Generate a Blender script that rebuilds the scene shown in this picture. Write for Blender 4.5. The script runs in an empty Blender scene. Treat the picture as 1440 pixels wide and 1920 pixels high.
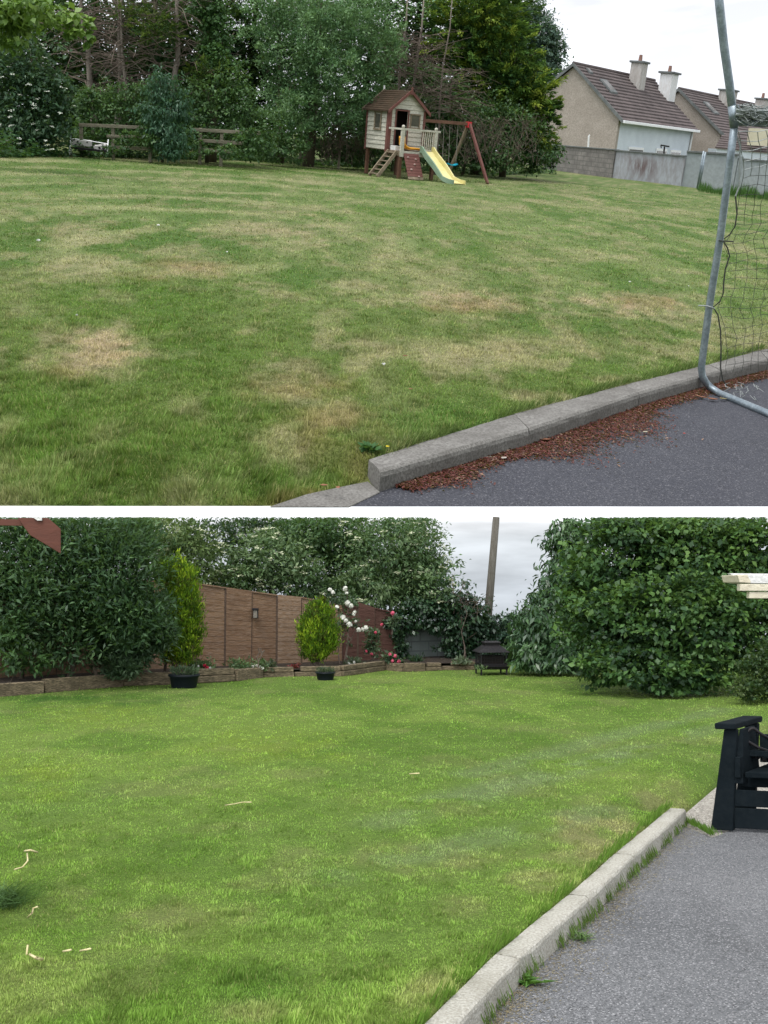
import bpy, math, random
import numpy as np
from mathutils import Vector, Matrix

# ---------------------------------------------------------------- camera, world, sun, exposure
scn = bpy.context.scene
C = scn.collection
R = math.radians
FPX = 2000.0                       # focal length in pixels of a 1440 x 1920 picture
HORIZON = 1100.0                   # row of the lower garden's horizon
PITCH = math.atan((HORIZON - 960.0) / FPX)
CAM = Vector((0, 0, 1.6))
cd = bpy.data.cameras.new('camera'); cam = bpy.data.objects.new('camera', cd); C.objects.link(cam)
cam.location = CAM; cam.rotation_euler = (R(90) + PITCH, 0, 0)
cd.sensor_fit = 'VERTICAL'; cd.sensor_height = 24.0; cd.lens = 24.0 * FPX / 1920.0
cd.clip_start = 0.05; cd.clip_end = 6000
scn.camera = cam

scn.view_settings.view_transform = 'Standard'; scn.view_settings.look = 'None'
scn.view_settings.exposure = 0.78; scn.view_settings.gamma = 1.0

SUN_EL, SUN_AZ = R(58), R(205)     # azimuth clockwise from +Y
w = bpy.data.worlds.new('World'); scn.world = w; w.use_nodes = True
nt = w.node_tree; nt.nodes.clear()
def N(t, typ, **kw):
    n = t.nodes.new(typ)
    for k, v in kw.items(): setattr(n, k, v)
    return n
out = N(nt, 'ShaderNodeOutputWorld'); bg = N(nt, 'ShaderNodeBackground'); nt.links.new(bg.outputs[0], out.inputs[0])
tc = N(nt, 'ShaderNodeTexCoord'); sep = N(nt, 'ShaderNodeSeparateXYZ'); nt.links.new(tc.outputs['Generated'], sep.inputs[0])
mx = N(nt, 'ShaderNodeMath', operation='MAXIMUM'); mx.inputs[1].default_value = 0.12; nt.links.new(sep.outputs[2], mx.inputs[0])
cmb = N(nt, 'ShaderNodeCombineXYZ'); nt.links.new(sep.outputs[0], cmb.inputs[0]); nt.links.new(sep.outputs[1], cmb.inputs[1]); nt.links.new(mx.outputs[0], cmb.inputs[2])
sky = N(nt, 'ShaderNodeTexSky', sky_type='NISHITA', sun_disc=False, sun_elevation=SUN_EL, sun_rotation=SUN_AZ)
nt.links.new(cmb.outputs[0], sky.inputs[0])
hs = N(nt, 'ShaderNodeHueSaturation'); hs.inputs['Saturation'].default_value = 0.12; nt.links.new(sky.outputs[0], hs.inputs['Color'])
ramp = N(nt, 'ShaderNodeValToRGB'); nt.links.new(sep.outputs[2], ramp.inputs[0])      # overcast: dull near the horizon, bright above
e = ramp.color_ramp.elements
e[0].position = 0.0; e[0].color = (0.41, 0.43, 0.455, 1)
e[1].position = 0.045; e[1].color = (0.49, 0.505, 0.52, 1)
for p, c in ((0.060, .60), (0.070, 1.25), (0.3, 1.42), (0.9, 1.5)):
    q = e.new(p); q.color = (c, c, c * 1.01, 1)
mp = N(nt, 'ShaderNodeMapping'); mp.inputs['Scale'].default_value = (9, 9, 45); nt.links.new(tc.outputs['Generated'], mp.inputs[0])
cn = N(nt, 'ShaderNodeTexNoise'); cn.inputs['Scale'].default_value = 1.0; cn.inputs['Detail'].default_value = 6; cn.inputs['Roughness'].default_value = .55
nt.links.new(mp.outputs[0], cn.inputs['Vector'])
cr = N(nt, 'ShaderNodeMapRange'); cr.inputs[1].default_value = .35; cr.inputs[2].default_value = .7; cr.inputs[3].default_value = .86; cr.inputs[4].default_value = 1.22
nt.links.new(cn.outputs[0], cr.inputs[0])
m1 = N(nt, 'ShaderNodeVectorMath', operation='MULTIPLY'); nt.links.new(hs.outputs[0], m1.inputs[0]); nt.links.new(ramp.outputs[0], m1.inputs[1])
m2 = N(nt, 'ShaderNodeVectorMath', operation='SCALE'); nt.links.new(m1.outputs[0], m2.inputs[0]); nt.links.new(cr.outputs[0], m2.inputs['Scale'])
nt.links.new(m2.outputs[0], bg.inputs['Color']); bg.inputs['Strength'].default_value = 0.15

sd = bpy.data.lights.new('sun', 'SUN'); sd.energy = 1.3; sd.angle = R(22); sd.color = (1.0, .96, .9)
sun = bpy.data.objects.new('sun', sd); C.objects.link(sun)
sdir = Vector((math.sin(SUN_AZ) * math.cos(SUN_EL), math.cos(SUN_AZ) * math.cos(SUN_EL), math.sin(SUN_EL)))
sun.rotation_euler = sdir.to_track_quat('Z', 'Y').to_euler()

# ---------------------------------------------------------------- the two places
# lower garden: level ground round the camera.  upper garden: a hillside beyond it, tilted towards the camera.
RW = cam.rotation_euler.to_matrix()
class Place:
    def __init__(s, M):
        s.M = M; s.Mi = M.inverted(); s.eye = s.Mi @ CAM
    def ray(s, px, py):
        d = RW @ Vector(((px - 720) / FPX, (960 - py) / FPX, -1))
        return (s.Mi.to_3x3() @ d).normalized()
    def P(s, px, py, Y):
        d = s.ray(px, py); return s.eye + d * ((Y - s.eye.y) / d.y)
    def G(s, px, py, z=0.0):
        d = s.ray(px, py); return s.eye + d * ((z - s.eye.z) / d.z)
    def pix(s, p):
        q = RW.transposed() @ ((s.M @ Vector(p)) - CAM)
        return 720 + FPX * q.x / -q.z, 960 - FPX * q.y / -q.z
    def ppm(s, p):                 # pixels per metre at p
        q = RW.transposed() @ ((s.M @ Vector(p)) - CAM)
        return FPX / -q.z * s.M.to_scale().x
    def zat(s, p, py):             # height on the vertical through p that shows at row py
        a = s.pix((p[0], p[1], 0))[1]; b = s.pix((p[0], p[1], 1))[1]; z = (py - a) / (b - a)
        for _ in range(4):
            c = s.pix((p[0], p[1], z))[1]; c2 = s.pix((p[0], p[1], z + .01))[1]; z += (py - c) / ((c2 - c) / .01)
        return z
B = Place(Matrix.Identity(4))
SA = 6.0
HA = math.atan(725 / FPX); ROLL = R(5.0)
RcA = Matrix.Rotation(R(90) - HA, 3, 'X') @ Matrix.Rotation(ROLL, 3, 'Z')
RA = RW @ RcA.transposed()
A = Place(Matrix.Translation(CAM) @ RA.to_4x4() @ Matrix.Scale(SA, 4) @ Matrix.Translation(-CAM))
TRIM = math.tan(PITCH - math.atan(9 / FPX))      # the lower garden's growth is kept below this slope of the hill
def trimz(y): return 1.6 + TRIM * y

# ---------------------------------------------------------------- helpers
rng = np.random.default_rng(7); random.seed(7)
def hash2(ix, iy, s):
    h = (ix.astype(np.int64) * 374761393 + iy.astype(np.int64) * 668265263 + s * 1442695041) & 0x7fffffff
    h = ((h ^ (h >> 13)) * 1274126177) & 0x7fffffff
    return ((h ^ (h >> 16)) & 0xffffff) / float(0xffffff)
def vn(x, y, s=0):
    ix = np.floor(x); iy = np.floor(y); fx = x - ix; fy = y - iy
    fx = fx * fx * (3 - 2 * fx); fy = fy * fy * (3 - 2 * fy)
    a = hash2(ix, iy, s); b = hash2(ix + 1, iy, s); c = hash2(ix, iy + 1, s); d = hash2(ix + 1, iy + 1, s)
    return (a * (1 - fx) + b * fx) * (1 - fy) + (c * (1 - fx) + d * fx) * fy
def fbm(x, y, s=0, o=4):
    t = 0; a = .5; n = 0
    for i in range(o):
        t = t + a * vn(x, y, s + i * 17); n += a; x = x * 2.03; y = y * 2.03; a *= .55
    return t / n
def sm(a, b, x):
    t = np.clip((x - a) / (b - a), 0, 1); return t * t * (3 - 2 * t)
def mixc(a, b, t): return a + (b - a) * t[..., None]

class MB:
    def __init__(s): s.v = []; s.f = []
    def add(s, vs, fs):
        o = len(s.v); s.v += [Vector(p) for p in vs]; s.f += [tuple(i + o for i in f) for f in fs]
    def hexa(s, p): s.add(p, [(0, 3, 2, 1), (4, 5, 6, 7), (0, 1, 5, 4), (1, 2, 6, 5), (2, 3, 7, 6), (3, 0, 4, 7)])
    def box(s, fr, a, b):
        g = lambda x, y, z: fr(x, y, z)
        s.hexa([g(a[0], a[1], a[2]), g(b[0], a[1], a[2]), g(b[0], b[1], a[2]), g(a[0], b[1], a[2]),
                g(a[0], a[1], b[2]), g(b[0], a[1], b[2]), g(b[0], b[1], b[2]), g(a[0], b[1], b[2])])
    def beam(s, p, q, w, h, up=(0, 0, 1), taper=1.0):
        p = Vector(p); q = Vector(q); d = (q - p).normalized(); sd = d.cross(Vector(up))
        if sd.length < 1e-4: sd = d.cross(Vector((0, 1, 0)))
        sd.normalize(); u = sd.cross(d).normalized()
        def ring(c, k): return [c - sd * w / 2 * k - u * h / 2 * k, c + sd * w / 2 * k - u * h / 2 * k, c + sd * w / 2 * k + u * h / 2 * k, c - sd * w / 2 * k + u * h / 2 * k]
        s.hexa(ring(p, 1) + ring(q, taper))
    def tube(s, pts, r, n=8):
        pts = [Vector(p) for p in pts]; m = len(pts); rs = r if isinstance(r, (list, tuple)) else [r] * m
        o = len(s.v); ref = Vector((.31, .2, .93))
        for i, p in enumerate(pts):
            d = (pts[min(i + 1, m - 1)] - pts[max(i - 1, 0)]).normalized()
            a = d.cross(ref)
            if a.length < .1: a = d.cross(Vector((1, 0, 0)))
            a.normalize(); b = d.cross(a)
            for k in range(n):
                t = 2 * math.pi * k / n; s.v.append(p + (a * math.cos(t) + b * math.sin(t)) * rs[i])
        for i in range(m - 1):
            for k in range(n):
                k2 = (k + 1) % n; s.f.append((o + i * n + k, o + i * n + k2, o + (i + 1) * n + k2, o + (i + 1) * n + k))
        if n > 3: s.f.append(tuple(o + k for k in range(n - 1, -1, -1))); s.f.append(tuple(o + (m - 1) * n + k for k in range(n)))
    def prism(s, pts, vec):
        n = len(pts); vec = Vector(vec); pts = [Vector(p) for p in pts]
        s.add(pts + [p + vec for p in pts], [tuple(range(n - 1, -1, -1)), tuple(range(n, 2 * n))] + [(i, (i + 1) % n, n + (i + 1) % n, n + i) for i in range(n)])
    def lathe(s, c, prof, n=20, sx=1, sy=1):
        c = Vector(c); o = len(s.v); m = len(prof)
        for r, z in prof:
            for k in range(n):
                t = 2 * math.pi * k / n; s.v.append(c + Vector((r * sx * math.cos(t), r * sy * math.sin(t), z)))
        for i in range(m - 1):
            for k in range(n):
                k2 = (k + 1) % n; s.f.append((o + i * n + k, o + i * n + k2, o + (i + 1) * n + k2, o + (i + 1) * n + k))
    def ball(s, c, r, n=8, sq=1.0, jit=0.0):
        prof = [(max(r * math.sin(math.pi * i / 6), 1e-4), -r * sq * math.cos(math.pi * i / 6)) for i in range(7)]
        o = len(s.v); s.lathe(c, prof, n)
        if jit:
            for i in range(o, len(s.v)): s.v[i] = s.v[i] + Vector([random.uniform(-jit, jit) * r for _ in range(3)])

def thing(S, name, label, cat, base, group=None):
    o = bpy.data.objects.new(name, None); C.objects.link(o); o.empty_display_size = .2
    o['label'] = label; o['category'] = cat; o['base'] = list(base)
    if group: o['group'] = group
    o.matrix_world = S.M @ Matrix.Translation(Vector(base)); o['base'] = [float(x) for x in base]
    return o
def link(S, name, me, parent, base, mat):
    o = bpy.data.objects.new(name, me); C.objects.link(o)
    if parent is not None: o.parent = parent
    else: o.matrix_world = S.M @ Matrix.Translation(Vector(base))
    if mat: me.materials.append(mat)
    return o
def basis(parent):
    while parent is not None and 'base' not in parent: parent = parent.parent
    return Vector(parent['base'])
def build(S, name, mb, mat, parent=None, base=None, smooth=False, bevel=0, label=None, cat=None, group=None, kind=None):
    bs = basis(parent) if parent is not None else Vector(base if base is not None else mb.v[0])
    me = bpy.data.meshes.new(name); me.from_pydata([p - bs for p in mb.v], [], mb.f); me.validate()
    if smooth: me.polygons.foreach_set('use_smooth', [True] * len(me.polygons))
    o = link(S, name, me, parent, bs, mat)
    if bevel:
        b = o.modifiers.new('bevel', 'BEVEL'); b.width = bevel; b.segments = 2; b.limit_method = 'ANGLE'
    if label: o['label'] = label
    if cat: o['category'] = cat
    if group: o['group'] = group
    if kind: o['kind'] = kind
    return o
def npmesh(S, name, V, F, col, mat, parent=None, base=(0, 0, 0), smooth=False, **props):
    """V (n,3), F (m,4), col (n,3)"""
    bs = basis(parent) if parent is not None else Vector(base)
    V = (V - np.array(bs)).astype(np.float32); m = len(F); k = F.shape[1]
    me = bpy.data.meshes.new(name)
    me.vertices.add(len(V)); me.vertices.foreach_set('co', V.ravel())
    me.loops.add(m * k); me.loops.foreach_set('vertex_index', F.astype(np.int32).ravel())
    me.polygons.add(m); me.polygons.foreach_set('loop_start', np.arange(0, m * k, k, dtype=np.int32))
    try: me.polygons.foreach_set('loop_total', np.full(m, k, dtype=np.int32))
    except Exception: pass
    if col is not None:
        a = me.color_attributes.new('tint', 'FLOAT_COLOR', 'POINT')
        c4 = np.ones((len(V), 4), np.float32); c4[:, :3] = col; a.data.foreach_set('color', c4.ravel())
    if smooth: me.polygons.foreach_set('use_smooth', np.ones(m, bool))
    me.update(calc_edges=True)
    o = link(S, name, me, parent, bs, mat)
    for a, b in props.items(): o[a] = b
    return o
def nrm(a): return a / np.maximum(np.linalg.norm(a, axis=-1, keepdims=True), 1e-9)
def leaf_quads(P, D, Nn, L, W, fold=.08, bend=.12):
    D = nrm(D); S_ = nrm(np.cross(Nn, D)); Nn = np.cross(D, S_)
    L = L[:, None]; W = W[:, None]
    v1 = P + D * L * .45 + S_ * W * .5 + Nn * L * fold
    v3 = P + D * L * .45 - S_ * W * .5 + Nn * L * fold
    v2 = P + D * L - Nn * L * bend
    return np.stack([P, v1, v2, v3], 1)

# ---------------------------------------------------------------- materials
def material(name):
    m = bpy.data.materials.new(name); m.use_nodes = True; t = m.node_tree; t.nodes.clear()
    o = N(t, 'ShaderNodeOutputMaterial'); b = N(t, 'ShaderNodeBsdfPrincipled'); t.links.new(b.outputs[0], o.inputs[0])
    return m, t, b, o
def mixrgb(t, a, b, f):
    n = N(t, 'ShaderNodeMix', data_type='RGBA')
    for s, v in ((6, a), (7, b)):
        if isinstance(v, tuple): n.inputs[s].default_value = (*v, 1)
        else: t.links.new(v, n.inputs[s])
    if isinstance(f, float): n.inputs[0].default_value = f
    else: t.links.new(f, n.inputs[0])
    return n.outputs[2]
def noise(t, scale, detail=5, rough=.55, stretch=(1, 1, 1), lo=.35, hi=.65):
    tc = N(t, 'ShaderNodeTexCoord'); mp = N(t, 'ShaderNodeMapping'); mp.inputs['Scale'].default_value = stretch
    t.links.new(tc.outputs['Object'], mp.inputs[0])
    n = N(t, 'ShaderNodeTexNoise'); n.inputs['Scale'].default_value = scale; n.inputs['Detail'].default_value = detail; n.inputs['Roughness'].default_value = rough
    t.links.new(mp.outputs[0], n.inputs['Vector'])
    r = N(t, 'ShaderNodeMapRange'); r.inputs[1].default_value = lo; r.inputs[2].default_value = hi; t.links.new(n.outputs[0], r.inputs[0])
    return r.outputs[0]
def bumpn(t, b, h, strength, dist):
    n = N(t, 'ShaderNodeBump'); n.inputs['Strength'].default_value = strength; n.inputs['Distance'].default_value = dist
    t.links.new(h, n.inputs['Height']); t.links.new(n.outputs[0], b.inputs['Normal'])
def mat(name, c1, c2, scale=3, rough=.8, stretch=(1, 1, 1), fine=40, fc=None, famt=.35, bump=.3, bdist=.01, metal=0, spec=.3, lo=.35, hi=.65):
    m, t, b, o = material(name)
    c = mixrgb(t, c1, c2, noise(t, scale, stretch=stretch, lo=lo, hi=hi))
    f = noise(t, fine, 4, .6, stretch, .4, .62)
    fc = fc or tuple(x * .55 for x in c1)
    mm = N(t, 'ShaderNodeMath', operation='MULTIPLY'); mm.inputs[1].default_value = famt; t.links.new(f, mm.inputs[0])
    c = mixrgb(t, c, fc, mm.outputs[0])
    t.links.new(c, b.inputs['Base Color']); b.inputs['Roughness'].default_value = rough; b.inputs['Metallic'].default_value = metal
    b.inputs['Specular IOR Level'].default_value = spec
    if bump: bumpn(t, b, f, bump, bdist)
    return m
def leafmat(name, trans=.3, rough=.5, spec=.35):
    m, t, b, o = material(name)
    a = N(t, 'ShaderNodeVertexColor', layer_name='tint')
    t.links.new(a.outputs[0], b.inputs['Base Color']); b.inputs['Roughness'].default_value = rough; b.inputs['Specular IOR Level'].default_value = spec
    tr = N(t, 'ShaderNodeBsdfTranslucent'); g = mixrgb(t, a.outputs[0], (.25, .4, .03), .25); t.links.new(g, tr.inputs[0])
    ms = N(t, 'ShaderNodeMixShader'); ms.inputs[0].default_value = trans
    t.links.new(b.outputs[0], ms.inputs[1]); t.links.new(tr.outputs[0], ms.inputs[2]); t.links.new(ms.outputs[0], o.inputs[0])
    return m
def tintmat(name, rough=.9, fine=60, famt=.5, bump=.6, bdist=.02):
    m, t, b, o = material(name)
    a = N(t, 'ShaderNodeVertexColor', layer_name='tint'); f = noise(t, fine, 5, .65, lo=.35, hi=.65)
    dk = N(t, 'ShaderNodeVectorMath', operation='SCALE'); dk.inputs['Scale'].default_value = 1 - famt; t.links.new(a.outputs[0], dk.inputs[0])
    c = mixrgb(t, dk.outputs[0], a.outputs[0], f)
    t.links.new(c, b.inputs['Base Color']); b.inputs['Roughness'].default_value = rough; b.inputs['Specular IOR Level'].default_value = .1
    bumpn(t, b, f, bump, bdist); return m
LEAF = leafmat('leaf'); GLOSSY = leafmat('glossy_leaf', .18, .36, .5); GRASS = leafmat('grass_blade', .35, .6, .2); NEEDLE = leafmat('conifer_spray', .25, .7, .15)
PETAL = leafmat('petal', .2, .6, .2)
SOILC = tintmat('turf')
def asphalt(name, c1, c2, stone, s, cr=.75):
    m, t, b, o = material(name)
    tc_ = N(t, 'ShaderNodeTexCoord'); v = N(t, 'ShaderNodeTexVoronoi'); v.inputs['Scale'].default_value = s; t.links.new(tc_.outputs['Object'], v.inputs['Vector'])
    sp = N(t, 'ShaderNodeSeparateColor'); t.links.new(v.outputs['Color'], sp.inputs[0])
    r = N(t, 'ShaderNodeMapRange'); r.inputs[1].default_value = cr; r.inputs[2].default_value = 1.0; t.links.new(sp.outputs[0], r.inputs[0])
    base = mixrgb(t, c1, c2, noise(t, 1.3, 8, .7, lo=.3, hi=.7)); base = mixrgb(t, base, tuple(x * .62 for x in c1), noise(t, .55, 9, .72, (1, .5, 1), .50, .72)); base = mixrgb(t, base, stone, r.outputs[0])
    r2 = N(t, 'ShaderNodeMapRange'); r2.inputs[1].default_value = 0; r2.inputs[2].default_value = .35; t.links.new(sp.outputs[1], r2.inputs[0])
    base = mixrgb(t, tuple(x * .45 for x in c1), base, r2.outputs[0])
    t.links.new(base, b.inputs['Base Color']); b.inputs['Roughness'].default_value = .75; b.inputs['Specular IOR Level'].default_value = .35
    bumpn(t, b, v.outputs['Distance'], .6, .01); return m
def bricks(name, c1, c2, mortar, bw, bh, ms=.012, proj='XZ', rot=0.0):
    m, t, b, o = material(name)
    tc_ = N(t, 'ShaderNodeTexCoord'); mp_ = N(t, 'ShaderNodeMapping'); mp_.inputs['Rotation'].default_value = (R(90) if proj == 'XZ' else 0, 0, rot)
    mp_.vector_type = 'TEXTURE' if False else 'POINT'
    # object coordinates: run along the wall's length (distance from its base) and height
    sx = N(t, 'ShaderNodeSeparateXYZ'); t.links.new(tc_.outputs['Object'], sx.inputs[0])
    ca = N(t, 'ShaderNodeMath', operation='MULTIPLY'); ca.inputs[1].default_value = math.cos(rot); t.links.new(sx.outputs[0], ca.inputs[0])
    sa = N(t, 'ShaderNodeMath', operation='MULTIPLY'); sa.inputs[1].default_value = math.sin(rot); t.links.new(sx.outputs[1], sa.inputs[0])
    ad = N(t, 'ShaderNodeMath', operation='ADD'); t.links.new(ca.outputs[0], ad.inputs[0]); t.links.new(sa.outputs[0], ad.inputs[1])
    cb = N(t, 'ShaderNodeCombineXYZ'); t.links.new(ad.outputs[0], cb.inputs[0]); t.links.new(sx.outputs[2], cb.inputs[1])
    br = N(t, 'ShaderNodeTexBrick'); t.links.new(cb.outputs[0], br.inputs['Vector'])
    br.inputs['Color1'].default_value = (*c1, 1); br.inputs['Color2'].default_value = (*c2, 1); br.inputs['Mortar'].default_value = (*mortar, 1)
    br.inputs['Scale'].default_value = 1; br.inputs['Brick Width'].default_value = bw; br.inputs['Row Height'].default_value = bh; br.inputs['Mortar Size'].default_value = ms
    f = noise(t, 3, 6, .6, lo=.3, hi=.7); c = mixrgb(t, br.outputs[0], tuple(x * .6 for x in c1), f)
    t.links.new(c, b.inputs['Base Color']); b.inputs['Roughness'].default_value = .9
    bumpn(t, b, br.outputs['Fac'], .5, -.01); return m

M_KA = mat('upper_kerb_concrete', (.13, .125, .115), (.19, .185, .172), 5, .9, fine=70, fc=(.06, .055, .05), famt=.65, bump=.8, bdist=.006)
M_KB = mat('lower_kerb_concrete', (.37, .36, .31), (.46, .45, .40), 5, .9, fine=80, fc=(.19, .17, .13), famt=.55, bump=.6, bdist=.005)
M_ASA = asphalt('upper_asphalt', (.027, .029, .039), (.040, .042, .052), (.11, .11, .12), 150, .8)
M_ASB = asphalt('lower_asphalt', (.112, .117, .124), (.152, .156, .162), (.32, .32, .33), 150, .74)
M_PATH = asphalt('path_gravel', (.25, .23, .2), (.33, .31, .27), (.5, .48, .42), 90, .6)
M_SOIL = mat('bed_soil', (.035, .025, .018), (.06, .045, .03), 4, 1, fine=30, bump=1, bdist=.03)
M_SLEEP = mat('sleeper_timber', (.13, .105, .065), (.26, .205, .13), 4, .9, (1, 1, 5), 18, (.05, .042, .026), .8, .7, .015)
M_FENCE = mat('fence_boards', (.125, .070, .036), (.185, .112, .060), 1.6, .85, (1, 1, 7), 9, (.26, .20, .16), .4, .4, .01)
M_FENCER = mat('red_fence_boards', (.058, .025, .018), (.085, .038, .028), 1.6, .8, (1, 1, 7), 9, (.11, .06, .045), .5, .4, .01)
M_FPOST = mat('fence_post', (.06, .04, .028), (.09, .06, .042), 3, .85)
M_BARK = mat('bark', (.07, .055, .04), (.13, .105, .08), 6, .95, (1, 1, .3), 30, bump=.8, bdist=.02)
M_BARKG = mat('grey_bark', (.13, .11, .09), (.22, .19, .16), 6, .95, (1, 1, .3), 30, bump=.8, bdist=.02)
M_TWIG = mat('dead_twigs', (.085, .066, .052), (.16, .125, .10), 3, .95, bump=0)
M_BLACK = mat('black_paint', (.004, .007, .009), (.007, .011, .014), 4, .8, fine=25, fc=(.012, .016, .018), famt=.35, bump=.2, bdist=.004, spec=.06)
M_IRON = mat('black_iron', (.004, .004, .006), (.009, .008, .010), 8, .55, fine=30, fc=(.03, .026, .024), famt=.4, bump=.3, bdist=.003, spec=.25)
M_PLAST = mat('black_plastic', (.005, .009, .012), (.008, .012, .016), 5, .5, bump=.05, spec=.2)
M_POLE = mat('utility_pole_wood', (.085, .082, .068), (.13, .125, .108), 4, .9, (6, 6, .4), 20, (.07, .055, .04), .5, .5, .01)
M_ORANGE = mat('orange_paint', (.5, .16, .03), (.4, .13, .03), 6, .7)
M_CREAM = mat('cream_paint', (.55, .50, .38), (.62, .58, .46), 3, .6, fine=30, fc=(.35, .3, .2), famt=.3)
M_BROWNP = mat('brown_painted_board', (.075, .026, .017), (.10, .037, .025), 3, .7, (1, 1, 4), 15, (.12, .04, .025), .4, .15, .003)
M_WHITEP = mat('white_paint', (.62, .62, .60), (.7, .7, .68), 4, .5)
M_GALV = mat('galvanised_steel', (.16, .20, .23), (.26, .31, .34), 12, .42, fine=60, fc=(.10, .12, .14), famt=.5, bump=.15, bdist=.002, metal=.55, spec=.5)
M_NET = mat('black_net_cord', (.03, .035, .03), (.05, .05, .045), 5, .9, bump=0)
M_NETW = mat('pale_net_cord', (.20, .23, .23), (.32, .34, .33), 5, .9, bump=0)
M_PH = mat('playhouse_cream_boards', (.42, .41, .35), (.54, .52, .45), 3, .8, (1, 1, 2.5), 14, (.18, .17, .12), .45, .3, .004)
M_PHRED = mat('playhouse_red_trim', (.12, .045, .038), (.16, .07, .058), 5, .75, fine=20, fc=(.09, .04, .03), famt=.4)
M_PHROOF = mat('mossy_felt_roof', (.030, .016, .011), (.058, .032, .02), 5, 1, fine=24, fc=(.035, .035, .014), famt=.6, bump=1, bdist=.02)
M_WOOD = mat('weathered_timber', (.17, .13, .09), (.26, .21, .15), 4, .9, (1, 1, .6), 20, (.09, .08, .05), .5, .4, .005)
M_LEG = mat('reddish_brown_timber', (.11, .055, .035), (.17, .09, .06), 4, .85, fine=20)
M_RAIL = mat('fence_rail_timber', (.15, .14, .10), (.25, .22, .17), 3, .9, (.5, .5, 4), 16, (.07, .075, .045), .5, .4, .01)
M_YEL = mat('yellow_slide_plastic', (.52, .46, .17), (.60, .55, .27), 3, .4, fine=12, fc=(.50, .45, .25), famt=.25, bump=0, spec=.5)
M_SGRN = mat('green_slide_plastic', (.17, .26, .18), (.23, .32, .23), 3, .45, bump=0)
M_ORNG = mat('orange_plastic', (.75, .33, .03), (.8, .40, .05), 4, .4, bump=0)
M_CYAN = mat('cyan_plastic', (.0, .33, .48), (.01, .4, .55), 4, .4, bump=0)
M_RED = mat('red_painted_bracket', (.5, .03, .04), (.6, .05, .06), 4, .5, bump=0)
M_DARK = mat('dark_interior', (.012, .01, .009), (.02, .016, .014), 4, .9, bump=0)
M_GLASS = mat('dark_window_glass', (.05, .05, .045), (.10, .09, .07), 4, .2, bump=0, spec=.6)
M_HOLD = mat('pale_climbing_hold', (.35, .24, .22), (.45, .33, .3), 6, .6, bump=0)
M_ROPE = mat('rope', (.16, .15, .13), (.22, .2, .17), 9, .9, bump=0)
M_PEB = mat('pebbledash_render', (.30, .265, .23), (.37, .33, .29), 1.2, .95, fine=14, fc=(.20, .17, .145), famt=.6, bump=.8, bdist=.03)
M_PBLUE = mat('pale_blue_render', (.52, .57, .63), (.60, .65, .71), 1.2, .9, fine=16, fc=(.42, .46, .52), famt=.4, bump=.4, bdist=.02)
M_TILE = mat('concrete_roof_tiles', (.055, .044, .043), (.095, .075, .073), 1.0, .85, fine=5, fc=(.15, .125, .12), famt=.35, bump=.3, bdist=.02)
M_CHIM = mat('chimney_render', (.36, .34, .32), (.46, .45, .43), 1.0, .9, (3, 3, .6), 6, (.24, .2, .17), .5)
M_CHIMW = mat('whitewashed_chimney', (.62, .63, .64), (.7, .71, .72), 1.0, .9, (3, 3, .6), 6, (.42, .38, .34), .45)
M_CAP = mat('dark_concrete_cap', (.10, .11, .11), (.16, .17, .17), 3, .9)
M_POT = mat('terracotta_pot', (.20, .11, .085), (.26, .15, .12), 3, .8)
M_RENDER = mat('stained_wall_render', (.24, .26, .285), (.31, .33, .355), .8, .95, (1, 1, .45), 5, (.15, .13, .13), .5, .3, .01, lo=.3, hi=.7)
M_RENDG = mat('grey_wall_render', (.22, .25, .26), (.28, .31, .32), .8, .95, fine=6, fc=(.16, .17, .18), famt=.4)
M_STAIN = mat('brown_stained_render', (.15, .105, .10), (.22, .18, .18), 1.2, .95, (1.5, 1.5, .5), 5, (.10, .075, .07), .5)
M_WFRAME = mat('white_upvc', (.72, .74, .76), (.8, .8, .8), 3, .4, bump=0)
M_CUSH = None
M_DRYLEAF = mat('dry_leaf', (.20, .085, .048), (.27, .13, .075), 20, .8, fine=50, bump=.3, bdist=.003)
M_BAIT = mat('pale_litter', (.6, .6, .58), (.7, .7, .68), 10, .6, bump=0)
M_STALK = mat('pale_dry_stalk', (.55, .48, .24), (.65, .58, .33), 10, .7, bump=0)
M_LITSTONE = mat('dark_stones', (.05, .05, .05), (.10, .10, .09), 6, .9)
def cushion_mat():
    m, t, b, o = material('black_white_patterned_fabric'); tc_ = N(t, 'ShaderNodeTexCoord'); v = N(t, 'ShaderNodeTexVoronoi'); v.inputs['Scale'].default_value = 9
    t.links.new(tc_.outputs['Object'], v.inputs['Vector']); r = N(t, 'ShaderNodeMapRange'); r.inputs[1].default_value = .32; r.inputs[2].default_value = .36
    t.links.new(v.outputs['Distance'], r.inputs[0]); c = mixrgb(t, (.02, .02, .02), (.45, .44, .42), r.outputs[0]); t.links.new(c, b.inputs['Base Color']); b.inputs['Roughness'].default_value = .9; return m
M_CUSH = cushion_mat()

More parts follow.
